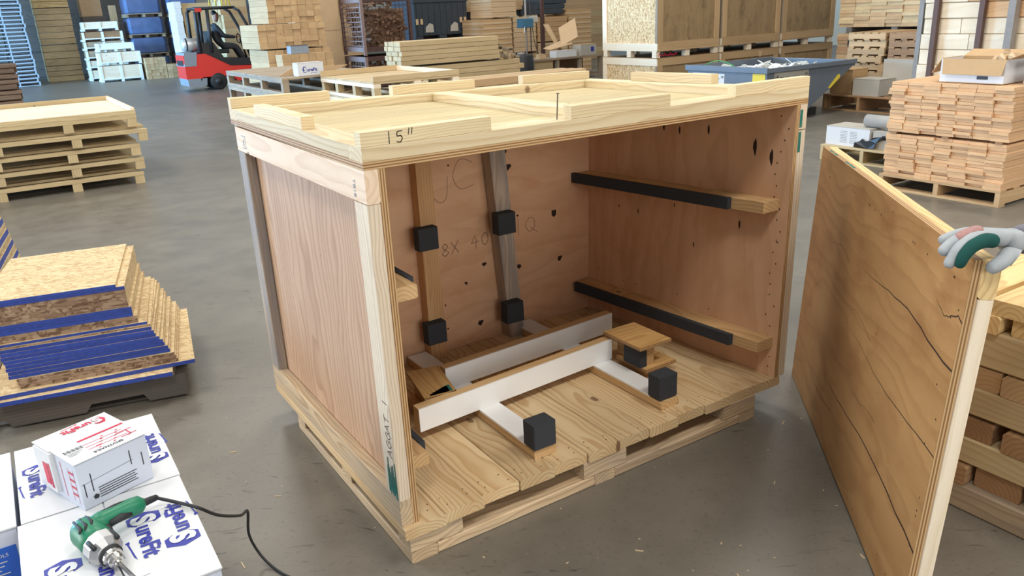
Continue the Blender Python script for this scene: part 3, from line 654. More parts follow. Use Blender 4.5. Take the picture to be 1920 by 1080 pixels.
for l, a, b, c_, d_ in low: carton(l, a, b, c_, d_, 5, 12.4)
DN, UP = ((0, -1, 0), (1, 0, 0)), ((0, 1, 0), (-1, 0, 0))
zc = 20.0
def creases(t, x, ys):
    mb = MB()
    for y in ys:
        for dx0, dx1, dy in ((-1.6, 1.9, 0), (-1.9, 1.4, -.75)): ribbon(mb, [(x + dx0, y + dy), (x + dx1, y + dy + .25)], .05, (0, 0, zc), (1, 0, 0), (0, 1, 0), .02)
    mb.build('crease_print', 'print_grey', t)
c1 = carton('white carton with blue logos carrying the green drill', -35.7, -21.8, -15, 1.9, 12.5, zc)
sure_logo(c1, (-26.9, -3.2, zc), *DN, 1.75, 'print_blue'); sure_logo(c1, (-22.8, -9.6, zc), *UP, 1.75, 'print_blue')
sure_logo(c1, (-33.6, -6.6, zc), *DN, 1.75, 'print_blue'); sure_logo(c1, (-29.3, -12.6, zc), *UP, 1.75, 'print_blue'); creases(c1, -28.75, (-.9, -12.5))
c2 = carton('white carton with blue logos carrying the small red printed box', -35.4, -21.7, 2.15, 17.8, 12.5, zc)
sure_logo(c2, (-34.4, 12.6, zc), *DN, 1.6, 'print_blue'); sure_logo(c2, (-22.4, 6.4, zc), *UP, 1.6, 'print_blue'); creases(c2, -28.5, (4.2, 16.6))
c3 = carton('white carton with a solid blue front label at the left picture edge', -49.4, -35.75, 2.15, 17.9, 12.5, zc)
sure_logo(c3, (-39.5, 14.8, zc), *DN, 1.6, 'print_blue')
lb = box('front_label', -41.2, -36.2, 2.2, 2.25, 13.4, 18.2, 'print_blue2', c3, 'x', 0)
wl = box('white_label', -40.8, -36.3, 2.17, 2.2, 13.6, 14.8, 'print_white', lb, 'x', 0)
text('print_text', 'CSD120', .95, 'print_black', lb, (-39.6, 2.16, 13.85), (1, 0, 0), (0, 0, 1))
text('print_text', 'POWER TOOLS', .5, 'print_white', lb, (-40.4, 2.19, 17.3), (1, 0, 0), (0, 0, 1))
ln = MB()
for i in range(5): ribbon(ln, [(-40.4, 16.8 - i * .4), (-37.2 - .3 * (i % 3), 16.8 - i * .4)], .1, (0, 2.2, 0), (1, 0, 0), (0, 0, 1))
ln.build('print_lines', 'print_white', lb)
# the red printed box, turned 20 degrees
ctx.T = Matrix.Translation((-30.3, .6, zc + .01)) @ Matrix.Rotation(radians(20), 4, 'Z')
rb_ = thing('carton', 'small white nail box with red print on top of the cartons', 'box', (3.4, 4, 0))
LX, LY, LZ = 6.9, 8.0, 4.9
box('body', .1, LX - .1, .1, LY - .1, 0, LZ - .1, 'card_side', rb_, 'x', .1)
box('flap', 0, LX, 0, LY * .58, LZ - .06, LZ + .03, 'card_white', rb_, 'x', .02); box('flap', -.15, LX, LY * .58 + .05, LY + .1, LZ - .12, LZ - .02, 'card_white', rb_, 'x', .02)
box('side_tab', -.3, .1, LY * .55, LY * .95, .6, LZ - .15, 'card_white', rb_, 'x', .02)
sure_logo(rb_, (6.0, 7.3, LZ - .02), (-1, 0, 0), (0, -1, 0), 1.0, 'print_red')
text('print_text', 'SPOTNAILS', .5, 'print_black', rb_, (5.0, .85, LZ + .03), (-1, 0, 0), (0, -1, 0), .02, sx=1.1)
mb = MB()
for i in range(3): ribbon(mb, [(2.2, 1.6 + i * .62), (5.9, 1.6 + i * .62)], .06, (0, 0, LZ + .03), (1, 0, 0), (0, 1, 0))
ribbon(mb, [(2.4, 4.0), (6.5, 4.0)], .3, (0, 0, LZ + .03), (1, 0, 0), (0, 1, 0))
for i in range(12): ribbon(mb, [(3.0 + .28 * (i % 11), 1.2 + .5 * (i % 5)), (3.14 + .28 * (i % 11), 1.2 + .5 * (i % 5))], .12, (0, 0, LZ + .03), (1, 0, 0), (0, 1, 0))
ribbon(mb, [(6.1, 1.3), (6.1, 2.4)], .12, (0, 0, LZ + .03), (1, 0, 0), (0, 1, 0)); ribbon(mb, [(5.2, 1.3), (6.6, 1.3)], .1, (0, 0, LZ + .03), (1, 0, 0), (0, 1, 0)); ribbon(mb, [(5.2, 2.4), (6.6, 2.4)], .1, (0, 0, LZ + .03), (1, 0, 0), (0, 1, 0))
mb.build('red_print', 'print_red', rb_)
mb = MB()
for i in range(13): ribbon(mb, [(.5 + i * .13, 2.5), (.5 + i * .13, 3.0)], .04 + .05 * (i * 7 % 3 == 0), (0, 0, LZ + .03), (1, 0, 0), (0, 1, 0))
for i in range(3): ribbon(mb, [(.5, 2.2 - i * .25), (1.8 - .3 * i, 2.2 - i * .25)], .05, (0, 0, LZ + .03), (1, 0, 0), (0, 1, 0))
for x, z0, z1 in ((.5, 1.3, 2.6), (1.2, 1.6, 3.4), (5.0, 2.5, 3.9), (6.1, 1.9, 3.2)): ribbon(mb, [(x, z0), (x, z1)], .09, (0, .1, 0), (1, 0, 0), (0, 0, 1))
ribbon(mb, [(.3, 2.6), (5.2, 2.9)], .03, (0, .1, 0), (1, 0, 0), (0, 0, 1))
for i in range(5): ribbon(mb, [(1.7, 1.7 - i * .24), (5.3 - .2 * (i % 2), 1.75 - i * .24)], .08, (0, .1, 0), (1, 0, 0), (0, 0, 1))
mb.poly([(1.15, .06, .75), (1.5, .06, .75), (1.6, .06, 1.05), (1.3, .06, 1.25), (1.05, .06, 1.05)])
mb.build('black_print', 'print_black', rb_)
mb = MB()
for i in range(4): ribbon(mb, [(-1.7, 3.6 - i * .75), (-.9, 3.6 - i * .75)], .22, (.1, 0, 0), (0, -1, 0), (0, 0, 1))
ribbon(mb, [(-3.2, .6), (-3.2, 4.2)], .1, (.1, 0, 0), (0, -1, 0), (0, 0, 1)); ribbon(mb, [(-.8, .6), (-.8, 4.0)], .06, (.1, 0, 0), (0, -1, 0), (0, 0, 1)); ribbon(mb, [(-1.8, .6), (-1.8, 4.0)], .06, (.1, 0, 0), (0, -1, 0), (0, 0, 1))
mb.poly([(-.33, 5.2, 1.0), (-.33, 4.8, 1.0), (-.33, 4.8, 3.6), (-.33, 5.2, 3.6)][::-1]); mb.poly([(-.33, 6.2, 1.2), (-.33, 5.3, 1.2), (-.33, 5.3, 3.5), (-.33, 6.2, 3.5)])
mb.build('side_print', 'print_red', rb_)
ctx.T = Matrix.Identity(4)

# ------------------------------------------------------------------ the drill and its cord
dr = thing('power_drill', 'green corded power drill lying on a white carton', 'drill', (-29.4, -7.5, zc))
ax = Vector((.30, -.94, -.10)).normalized(); b0 = Vector((-30.75, -4.6, zc + 1.62))
def along(*prs): return [b0 + ax * t for t, r in prs], [r for t, r in prs]
p_, r_ = along((0, .75), (.25, 1.15), (.9, 1.35), (2.0, 1.3), (3.0, 1.36), (3.15, 1.2)); hs = MB().tube(p_, r_, 16).build('housing', 'tool_green', dr, smooth=True)
side = ax.cross(Vector((0, 0, 1))).normalized()
MB().tube([b0 - side * .2 + ax * (-.05), b0 - side * .9 + ax * .5 + Vector((0, 0, .1)), b0 - side * 1.38 + ax * 1.6, b0 - side * 1.3 + ax * 2.6], [.45, .5, .42, .2], 8).build('rear_grip', 'rubber', hs, smooth=True)
for k in range(3):
    a_ = Vector((0, 0, 1)) * 1.18 + side * (.5 * k - .3)
    MB().tube([b0 + ax * .5 + a_, b0 + ax * (1.6 + .2 * k) + a_ * 1.06, b0 + ax * 2.3 + a_ * .98 + side * .3], [.1, .16, .1], 6).build('vent_rib', 'rubber', hs, smooth=True)
p_, r_ = along((3.1, 1.2), (3.2, 1.42), (4.3, 1.4), (4.9, 1.05), (5.05, .8)); gb = MB().tube(p_, r_, 12).build('gear_case', 'alu', dr, smooth=False)
for s_ in (-1, 1):
    q0 = b0 + ax * 3.6 + side * s_ * .95 + Vector((0, 0, .95)); MB().tube([q0, q0 + ax * 1.15], .2, 8).build('case_screw', 'rubber', gb, smooth=True)
p_, r_ = along((5.0, .82), (5.1, .85), (5.6, .8), (5.65, .62), (6.1, .66), (6.3, .5), (6.35, .32), (6.6, .3)); ck = MB().tube(p_, r_, 14).build('chuck', 'chrome', dr, smooth=False)
p_, r_ = along((4.98, .95), (5.02, .95), (5.3, .93), (5.32, .7)); MB().tube(p_, r_, 14).build('collar', 'rubber', ck, smooth=True)
p_, r_ = along((6.5, .17), (11.2, .17), (11.5, .05)); MB().tube(p_, r_, 8).build('drill_bit', 'chrome', dr, smooth=True)
hb = b0 + ax * 1.2
hpts = [hb + Vector((.2, .2, .1)), hb + Vector((1.3, .9, .25)), hb + Vector((2.4, 1.4, .2)), hb + Vector((3.5, 1.75, .1)), hb + Vector((4.35, 1.95, .05)), hb + Vector((4.7, 2.05, 0))]
hd = MB().tube(hpts, [1.05, .9, .78, .85, .8, .45], 12).build('handle', 'tool_green', dr, smooth=True)
MB().tube([hpts[1] + Vector((.35, -.75, -.05)), hpts[2] + Vector((.3, -.65, -.1)), hpts[3] + Vector((.0, -.7, -.15))], [.3, .38, .25], 8).build('trigger', 'rubber', hd, smooth=True)
MB().tube([hpts[1] + Vector((0, .2, .75)), hpts[2] + Vector((0, .2, .68)), hpts[3] + Vector((-.3, .2, .72))], [.12, .2, .1], 6).build('grip_inlay', 'rubber', hd, smooth=True)
ce = hpts[-1]
cp = [ce, ce + Vector((.9, .55, -.2)), Vector((-24.6, -2.6, 21.0)), Vector((-23.1, -3.4, 20.35)), Vector((-21.6, -5.4, 20.25)), Vector((-19.6, -2.6, 17)), Vector((-16.6, 3.9, 12)), Vector((-15.25, 7.0, 10.2)), Vector((-14.95, 10.5, 5)), Vector((-14.1, 11.3, 1.5)), Vector((-13.2, 9.3, .25)), Vector((-12, 6.1, .2)), Vector((-9, 1.0, .2)), Vector((-4, -8, .2))]
tube('cord', spline(cp[2:], 6), .16, 'rubber', dr, 8)
tube('strain_relief', spline(cp[:3], 6), [.36, .36, .35, .34, .33, .32, .31, .3, .3, .29, .28, .27, .26], 'rubber', dr, 8)
kp = b0 + ax * 6.4
tube('chuck_key_lead', spline([kp + Vector((-.1, 0, -.2)), kp + Vector((.25, -1.6, -.9)), kp + Vector((.6, -3.4, -1.0))], 5), .07, 'rubber', dr, 6)

# ------------------------------------------------------------------ blue-edged sheets on a dark pallet
ctx.T = Matrix.Translation((-37.8, 71.2, 0)) @ Matrix.Rotation(radians(-11.5), 4, 'Z')
dp = thing('pallet', 'dark weathered notched pallet under the blue-edged sheets', 'pallet', (14, 15, 0))
for y in (0, 14, 28.5):
    prism('stringer', [(-8, 1.0), (-8, 4.2), (27.2, 4.2), (27.2, .4), (21, .4), (20.2, 1.8), (12, 1.8), (11, .4), (0, .4), (-1, 1.8), (-8, 1.8)][::-1], y - .8, y + .8, 'y', 'pine_dark', dp, 'x')
for i in range(7): box('deck_board', -7.5 + i * 4.95, -4 + i * 4.95, -.8, 29.3, 4.2, 4.95, 'pine_dark', dp, 'y', .05)
box('bottom_board', -8, 27, 1, 5, 0, .4, 'pine_dark', dp, 'x', 0); box('bottom_board', -8, 27, 24, 28, 0, .4, 'pine_dark', dp, 'x', 0)
rs = random.Random(21); z = 4.97
ORD = 'first second third fourth fifth sixth seventh eighth ninth tenth eleventh twelfth thirteenth fourteenth fifteenth sixteenth seventeenth eighteenth nineteenth twentieth twenty-first twenty-second twenty-third twenty-fourth twenty-fifth twenty-sixth twenty-seventh twenty-eighth twenty-ninth thirtieth'.split()
cnt = {}
def sheet(dx, dy, w, d, th, blue, rot=0.0, lab=''):
    global z
    k = cnt[lab] = cnt.get(lab, 0) + 1
    if lab in MULTI: lab = lab + ', ' + ORD[k - 1] + ' from below'
    T0 = ctx.T; ctx.T = T0 @ Matrix.Translation((dx, dy, z)) @ Matrix.Rotation(radians(rot), 4, 'Z')
    t = thing('osb_sheet', lab, 'sheet', (w / 2, d / 2, 0), 'blue-edged sheets stacked on the dark pallet')
    box('core', .04, w, .04, d, 0, th - .02, 'osb_sheet' if not blue else 'osb_sheet', t, 'xz', 0)
    box('front_edge', 0, w, 0, .04, 0, th - .02, 'blue_edge' if blue else 'particle', t, 'x', 0)
    ctx.T = T0; z += th
MULTI = ('brown-edged sheet just above the wide bottom sheets', 'brown-edged sheet under the thick blue band', 'blue-edged sheet in the thick middle band', 'rough brown-edged sheet near the top of the stack', 'thin blue-edged board in the fanned lower half of the stack')
lowl = 'thin blue-edged board in the fanned lower half of the stack'
sheet(-1, -2.5, 26.5, 31, .75, True, 0, 'wide blue-edged bottom sheet jutting out right of the stack'); sheet(-2.2, -1.5, 31.5, 29, .7, True, 2.5, 'second sheet from the pallet, its corner jutting out to the right')
for i in range(3): sheet(2.2 - .1 * i, 0.2, 24.4 - .1 * i, 29, .6, False, 0, 'brown-edged sheet just above the wide bottom sheets')
for i in range(8): sheet(1.0 - .1 * i + rs.uniform(-.15, .15), .5 + .12 * i, 24.7 - .25 * i, 28.5, .62, True, rs.uniform(-.5, .8), lowl)
sheet(.5, 1.5, 22.8, 28.5, .3, False, .6, 'single pale-edged sheet between the fanned blue ones'); sheet(.2, 1.7, 22.6, 28.3, .45, True, .9, 'top sheet of the fanned lower half')
for i in range(2): sheet(-.6, 2.4 + .1 * i, 22.0, 28, .6, False, .3, 'brown-edged sheet under the thick blue band')
for i in range(3): sheet(-.8, 2.6, 21.6, 28.2, .58, True, 0, 'blue-edged sheet in the thick middle band')
for i in range(5): sheet(-1.0, 2.8 + .05 * i, 21.4, 28.2, .62, False, 0, 'rough brown-edged sheet near the top of the stack')
sheet(-1.2, 2.9, 21.6, 28.2, .6, True, 0, 'blue-edged sheet just under the top sheet'); sheet(-1.3, 2.9, 20.4, 28.4, .5, True, 0, 'top sheet of the blue-edged stack, pale strand face up')
ctx.T = Matrix.Identity(4)
# second stack behind it at the picture edge
s2 = []
z = 5.0
ctx.T = Matrix.Translation((-62, 128, 0)) @ Matrix.Rotation(radians(-8), 4, 'Z')
p2 = pallet('pallet', 'dark pallet under the second sheet stack at the left picture edge', 0, 27, 0, 28, 0, 'pine_dark', 'x')
for i in range(12):
    t = thing('osb_sheet', 'strand board in the second stack at the picture edge, %s from below' % ORD[i], 'sheet', (14, 14, z), 'sheets of the second stack at the left edge')
    th = 1.35; b_ = i % 2 == 0
    box('core', .04, 27.5 - .25 * i, .04, 28, z, z + th - .02, 'osb_sheet', t, 'xz', 0); box('right_edge', 27.5 - .25 * i, 27.55 - .25 * i, 0, 28, z, z + th - .02, 'blue_edge' if b_ else 'osb_sheet', t, 'y', 0); box('front_edge', 0, 27.5 - .25 * i, 0, .04, z, z + th - .02, 'blue_edge' if b_ else 'particle', t, 'x', 0); z += th
ctx.T = Matrix.Identity(4)

# ------------------------------------------------------------------ stack of long pine skids, left
def skid(label, x0, x1, y0, y1, z0, h, top=False, mat='pine_pallet'):
    t = thing('pallet', label, 'pallet', ((x0 + x1) / 2, (y0 + y1) / 2, z0), 'long pine skids stacked at the left')
    for y in (y0, (y0 + y1) / 2 - 1.75, y1 - 3.5):
        for x in (x0, x0 + (x1 - x0) * .33, x0 + (x1 - x0) * .66, x1 - 3.6): box('block', x, x + 3.5, y + .1, y + 3.4, z0, z0 + h - 2.6, mat, t, 'z', .05)
        box('long_board', x0, x1, y, y + 3.5, z0 + h - 2.6, z0 + h - 1.1, mat, t, 'x', .08)
    n = 12
    for i in range(n):
        yy = y0 + 5 + i * (y1 - y0 - 13.5) / (n - 1); box('deck_board', x0 + .5, x1 - .5, yy, yy + (y1 - y0 - 13.5) / (n - 1) - .3, z0 + h - 1.1, z0 + h - .1, 'pine_white' if top else mat, t, 'x', .05)
    if top:
        box('rim_board', x0, x1, y0, y0 + 1.5, z0 + h - 1.05, z0 + h + .9, mat, t, 'x', .08); box('rim_board', x0, x1, y1 - 1.5, y1, z0 + h - 1.05, z0 + h + 1.9, mat, t, 'x', .08); box('rim_board', x1 - 1.5, x1, y0 + 1.55, y1 - 1.55, z0 + h - .05, z0 + h + 1.7, 'pine_white', t, 'y', .08)
    return t
names = ['bottom', 'second', 'third', 'fourth', 'topmost']
for i in range(5):
    skid(names[i] + ' skid in the stack of long pine skids at left', -62 + i * .4, [18.2, 19.4, 18.8, 22.5, 19.6][i], 291 + [0, .5, 0, -1, .5][i], 372, i * 5.85, 5.85, i == 4)
# ------------------------------------------------------------------ generic stacks
def bundle(label, x0, x1, y0, y1, z0, z1, rows, cols, axis, mats, name='lumber_stack', cat='lumber', jit=.3, gap=.06, group=None, seed=1, strap=None):
    """boards along axis, rows up and cols across; every board a part"""
    t = thing(name, label, cat, ((x0 + x1) / 2, (y0 + y1) / 2, z0), group); r = random.Random(seed)
    if isinstance(mats, str): mats = [mats]
    h = (z1 - z0) / rows
    for i in range(rows):
        for j in range(cols):
            m = r.choice(mats); e0, e1 = r.choice((-1, -.5, 0, .5, 1)) * jit, r.choice((-1, 0, 1)) * jit
            if axis == 'x':
                w = (y1 - y0) / cols; box('board', x0 + e0, x1 + e1 + 0 * e0, y0 + j * w + gap, y0 + (j + 1) * w - gap, z0 + i * h, z0 + (i + 1) * h - gap, m, t, 'x', 0.06)
            else:
                w = (x1 - x0) / cols; box('board', x0 + j * w + gap, x0 + (j + 1) * w - gap, y0 + e0, y1 + e1, z0 + i * h, z0 + (i + 1) * h - gap, m, t, 'y', 0.06)
    if strap:
        for s in strap:
            if axis == 'x': MB().box(s, s + .8, y0 - .08, y1 + .08, z1 + .02, z1 + .1).box(s, s + .8, y0 - .12, y0 - .04, z0, z1).build('strap', 'dark_steel', t)
            else: MB().box(x0 - .08, x1 + .08, s, s + .8, z1 + .02, z1 + .1).box(x0 - .12, x0 - .04, s, s + .8, z0, z1).build('strap', 'dark_steel', t)
    return t

# ------------------------------------------------------------------ right: board-end stack on its pallet
pallet('pallet', 'brown pallet under the tall stack of orange boards', 213, 261, 42, 81, 0, 'pine_tan', 'x', 5.0, 7)
rr = random.Random(31)
def endstack(label, z0, z1, rows, shift):
    t = thing('lumber_stack', label, 'lumber', (238, 61, z0)); h = (z1 - z0) / rows
    for i in range(rows):
        y = 42.4 + shift * i + rr.uniform(-.3, .3); w = 5.42
        for j in range(7):
            e = rr.choice((-.8, -.4, 0, 0, .3, .6)); g = rr.choice((.03, .03, .08, .16))
            box('board', 214 + e, 261.5 + e, y + j * w + g, y + (j + 1) * w - .02, z0 + i * h, z0 + (i + 1) * h - rr.choice((.03, .03, .09)), 'pine_orange', t, 'x', 0)
    return t
endstack('lower bundle of orange board ends on the right-hand pallet', 5.0, 18.3, 14, .02)
dn = thing('sticker_strip', 'dark thin strip between the two bundles of orange board ends', 'strip', (214, 61, 18.3))
for y in (44, 60, 77): box('batten', 213.6, 261, y, y + 2.0, 18.32, 18.95, 'pine_brown', dn, 'x', 0)
endstack('upper bundle of orange board ends below the open carton', 19.0, 34.6, 16, .03)
b2 = bundle('stack of tan boards behind the upper orange bundle at the right picture edge', 262.5, 293, 38, 58, 0, 30, 12, 5, 'x', ['pine_tan', 'pine_straw'], seed=8)
# open carton on it
oc = thing('carton', 'open white carton with brown flaps folded out on the orange boards', 'box', (224, 58, 34.7))
box('bottom', 218, 230, 48.5, 67.5, 34.7, 34.9, 'card_brown', oc, 'x', 0)
box('wall', 218, 218.2, 48.5, 67.5, 34.9, 41.6, 'card_white', oc, 'y', 0); box('wall', 229.8, 230, 48.5, 67.5, 34.9, 41.6, 'card_brown', oc, 'y', 0)
box('wall', 218.2, 229.8, 48.5, 48.7, 34.9, 41.6, 'card_white', oc, 'x', 0); box('wall', 218.2, 229.8, 67.3, 67.5, 34.9, 41.6, 'card_white', oc, 'x', 0)
def quad(name, a, b, c_, d_, mat, parent, th=.18):
    a, b, c_, d_ = [Vector(v) for v in (a, b, c_, d_)]; n = (b - a).cross(d_ - a).normalized() * th
    return hexa(name, [a, b, c_, d_, a + n, b + n, c_ + n, d_ + n], mat, parent)
quad('flap', (218, 48.2, 41.7), (218, 67, 41.7), (216.6, 66, 37.2), (216.6, 48.6, 37.2), 'card_brown', oc)
quad('flap', (230, 48.2, 41.7), (230, 67.5, 41.7), (233.5, 66.5, 43.6), (233.5, 49, 43.6), 'card_brown', oc)
quad('flap', (218.4, 67.5, 41.7), (229.6, 67.5, 41.7), (229, 70.6, 37.6), (218.8, 70.6, 37.2), 'card_brown', oc)
quad('flap', (218.4, 48.5, 41.7), (229.6, 48.5, 41.7), (229, 45.2, 43.6), (219, 45.2, 43.2), 'card_brown', oc)
box('print_patch', 217.93, 217.99, 53, 56.2, 35.9, 36.9, 'print_black', oc, 'y', 0)
kp_ = thing('paper_bundle', 'crumpled brown kraft paper sticking out of the open carton', 'paper', (226, 54, 35)); rq = random.Random(4)
mbk = MB()
for i in range(9):
    c0 = Vector((226 + rq.uniform(-2, 2), 53 + rq.uniform(-3, 3), 42.2 + rq.uniform(-1, 1.2))); mbk.tube([c0 + Vector((rq.uniform(-2, 2), rq.uniform(-2, 2), rq.uniform(-1, 1))), c0, c0 + Vector((rq.uniform(-2, 2), rq.uniform(-2, 2), rq.uniform(-.5, 1)))], [.3, 1.1, .4], 6)
mbk.tube([(226, 54, 35), (226, 54, 42)], 1.2, 6); mbk.build('crumple', 'card_tan', kp_)
wc = carton('tilted white carton beside the open carton at the right picture edge', 222, 232, 36.5, 45.0, 34.7, 41.2); 

# ------------------------------------------------------------------ right: rack of white timbers
rk = thing('timber_rack', 'steel uprights of the rack holding big white timbers', 'rack', (298, 95, 0))
for y in (116.3, 98.2): box('upright', 296.2, 298.4, y, y + 2.0, 0, 84, 'steel_post', rk, 'z', 0)
box('upright', 295, 298.4, 86.2, 88.8, 0, 84, 'steel_grey', rk, 'z', 0); box('upright', 300, 304, 124.6, 126.6, 0, 84, 'steel_grey', rk, 'z', 0)
box('base_beam', 296, 330, 60, 127, 0, 2.5, 'steel_post', rk, 'y', 0)
rr = random.Random(17)
for i in range(12):
    z0 = 2.6 + i * 6.0; j0 = [104, 108, 101, 106.5, 104, 101.5, 104, 108, 101, 106, 104, 108][i]; o = rr.uniform(-.6, .6)
    for y0, y1, side in ((j0 + .15, 124 - rr.uniform(0, .8), 'left'), (66, j0 - .1, 'right')):
        nm = ['bottom row', 'second row', 'third row', 'fourth row', 'fifth row', 'sixth row', 'seventh row', 'eighth row', 'ninth row', 'tenth row', 'eleventh row', 'top row'][i]
        single('timber', 'big white timber in the %s of the rack, %s piece' % (nm, side), 'timber', 299 + o, 322, y0, y1, z0, z0 + 5.85, 'pine_orange' if (side == 'right' and i in (8, 9)) else 'pine_white', None, 'y', .25, group='big timbers in the steel rack')

# ------------------------------------------------------------------ right: white cartons and roll on a pallet
pallet('pallet', 'pale pallet carrying white cartons and the grey roll', 243, 281, 90, 126.5, 0, 'pine_pallet', 'x', 6.0, 6)
a1 = carton('long white carton with grey print on the pallet beside the grey roll', 245, 257, 107, 126, 6.02, 13.2, seam='x', side='card_white', top='card_grey')
mb = MB()
for k in (0, 1):
    for i in range(8): ribbon(mb, [(-119.5 + k * 4.2, 11.6 - i * .6), (-116.6 + k * 4.2, 11.6 - i * .6)], .14, (245.1, 0, 0), (0, -1, 0), (0, 0, 1))
mb.build('side_print', 'print_grey', a1)
a2 = carton('grey white carton right of the long printed one, behind black film', 246, 258, 92, 106.4, 6.02, 12.6, side='card_grey', top='card_grey', seam='x')
box('logo_patch', 246.04, 246.1, 100.6, 102.6, 9.6, 11.2, 'print_black', a2, 'y', 0)
a3 = carton('white carton with bowed print standing behind the grey roll', 262, 274, 90.5, 110, 6.02, 20.2, side='card_white', top='card_white', seam='x')
mb = MB()
for yy in (101, 95): ribbon(mb, [(-yy + 1.8 * cos(t), 16.4 + 1.2 * sin(t)) for t in [k * pi / 6 for k in range(7)]], .22, (262.1, 0, 0), (0, -1, 0), (0, 0, 1))
mb.build('side_print', 'print_grey', a3)
gr = thing('wrap_roll', 'thick grey roll of sheeting lying on the white cartons', 'roll', (251, 103, 13.2))
MB().tube([(250.5, 92.5, 15.6), (250.5, 112.2, 15.6)], 2.4, 18).build('roll', 'grey_roll', gr, smooth=True); MB().tube([(250.5, 112.18, 15.6), (250.5, 112.4, 15.6)], .8, 12).build('core', 'card_brown', gr, smooth=True)
gj = thing('jar', 'squat green glass jar with clear lid on the white carton', 'jar', (266, 101, 20.2))
MB().tube([(266, 101, 20.2), (266, 101, 20.6), (266, 101, 22.0), (266, 101, 22.3)], [1.7, 2.0, 2.0, 1.6], 14).build('glass', 'green_strap', gj, smooth=True); MB().tube([(266, 101, 22.3), (266, 101, 23.4)], [2.1, 2.0], 14).build('lid', 'card_grey', gj, smooth=True)
bf = thing('film_scrap', 'torn black plastic film hanging on the grey white carton', 'film', (244.6, 106, 6.1))
mb = MB(); pts = [(113, 6.2), (112.4, 8.0), (110.6, 8.6), (109.6, 9.6), (108, 8.8), (106.6, 9.2), (104.4, 10.6), (102.2, 10.9), (100.2, 11.4), (101.8, 9.6), (103.6, 8.6), (104.2, 6.6), (107, 6.1)]
for y_, z_ in pts: mb.v.append((244.2 - .4 * sin(y_ * 1.7), y_, z_))
n_p = len(pts)
for y_, z_ in pts: mb.v.append((244.6 - .3 * sin(y_ * 1.7), y_, z_))
mb.f += [tuple(range(n_p)), tuple(range(2 * n_p - 1, n_p - 1, -1))] + [(i, n_p + i, n_p + (i + 1) % n_p, (i + 1) % n_p) for i in range(n_p)]
mb.build('film', 'black_film', bf)

# ------------------------------------------------------------------ right back: hopper, pallets, board stacks
hp = thing('tipping_hopper', 'grey steel tipping hopper with trash signs full of scraps', 'hopper', (330, 230, 0))
pf = [(300, 4), (332, 4), (369, 24.6), (369, 27.5), (300, 27.5)]
def shell(y0, y1):
    prism('side_wall', pf, y0, y1, 'y', 'hopper', hp, 'x')
shell(203, 203.5); shell(257.5, 258)
box('end_wall', 300, 300.5, 203.5, 257.5, 4, 27.5, 'hopper', hp, 'y', 0); quad('slope_wall', (332, 203.5, 4), (332, 257.5, 4), (369, 257.5, 24.6), (369, 203.5, 24.6), 'hopper', hp, .4)
box('floor_plate', 300.5, 332, 203.5, 257.5, 4, 4.5, 'hopper', hp, 'x', 0)
box('rim', 298.8, 300, 202, 259, 25.6, 28.6, 'hopper', hp, 'y', .2); box('rim', 300, 371, 201.8, 203, 25.8, 28.2, 'hopper', hp, 'x', .2); box('rim', 300, 371, 258, 259.2, 25.8, 28.2, 'hopper', hp, 'x', .2); box('rim', 369.2, 371, 203, 258, 24.6, 27.8, 'hopper', hp, 'y', .2)
for y in (210, 249): box('skid', 300, 350, y, y + 3.5, 0, 4, 'dark_steel', hp, 'x', 0)
sg = box('sign', 299.86, 299.98, 231, 254, 16.5, 24.6, 'print_white', hp, 'y', 0); text('sign_text', 'TRASH ONLY', 3.0, 'print_black', hp, (299.86, 252.5, 20.2), (0, -1, 0), (0, 0, 1), .01); text('sign_text', '14', 2.2, 'print_black', hp, (299.86, 233.8, 22.2), (0, -1, 0), (0, 0, 1), .02)
sg = box('sign', 305.5, 332, 202.86, 202.98, 19.6, 25.6, 'card_grey', hp, 'x', 0); text('sign_text', '14', 2.6, 'print_black', hp, (306, 202.86, 22.6), (1, 0, 0), (0, 0, 1), .02); text('sign_text', 'TRASH ONLY', 3.1, 'print_black', hp, (309.6, 202.86, 21.0), (1, 0, 0), (0, 0, 1), .01, sx=.95); text('sign_text', '14', 2.6, 'print_black', hp, (328.6, 202.86, 22.6), (1, 0, 0), (0, 0, 1), .02)
box('sticker', 299.84, 299.98, 204, 212, 17.5, 25.4, 'yellow', hp, 'y', 0)
mb = MB(); mb.poly([(349, 202.9, 14.6), (351, 202.9, 14.2), (358.5, 202.9, 19.2), (358.5, 202.9, 21), (356.5, 202.9, 21)]); mb.build('sticker', 'yellow', hp)
rr = random.Random(9); mb = MB()
for i in range(70):
    c0 = Vector((rr.uniform(303, 345), rr.uniform(206, 240), 26 + rr.uniform(-1, 3.2) - abs(rr.uniform(0, 1.5)))); R_ = Matrix.Rotation(rr.uniform(0, 6), 3, 'Z') @ Matrix.Rotation(rr.uniform(-.7, .7), 3, 'X') @ Matrix.Rotation(rr.uniform(-.7, .7), 3, 'Y')
    a_, b_ = rr.uniform(1.2, 3.2), rr.uniform(.8, 2.2); mb.box(-a_, a_, -b_, b_, -.1, .1, R_, c0)
mb.box(302, 345, 205, 256, 20, 25)
tags(mb.build('paper_scraps', 'paper'), 'heap of white paper scraps filling the grey tipping hopper', 'scraps', kind='stuff')
tp_ = tube('strapping_loop', spline([(303, 252, 26), (302, 245, 29.5), (302, 238, 31), (302, 231, 30), (303, 224, 27)], 5), .25, 'green_strap', None, 6); tags(tp_, 'loop of pale green strapping sticking out of the hopper', 'strap')
pallet('pallet', 'brown pallet with cardboard boxes behind the hopper', 370, 410, 176, 221, 0, 'pine_brown', 'x', 8.5, 6)
carton('dark brown carton on the brown pallet behind the hopper', 374, 388, 206, 220, 8.55, 22, side='card_brown', top='card_brown')
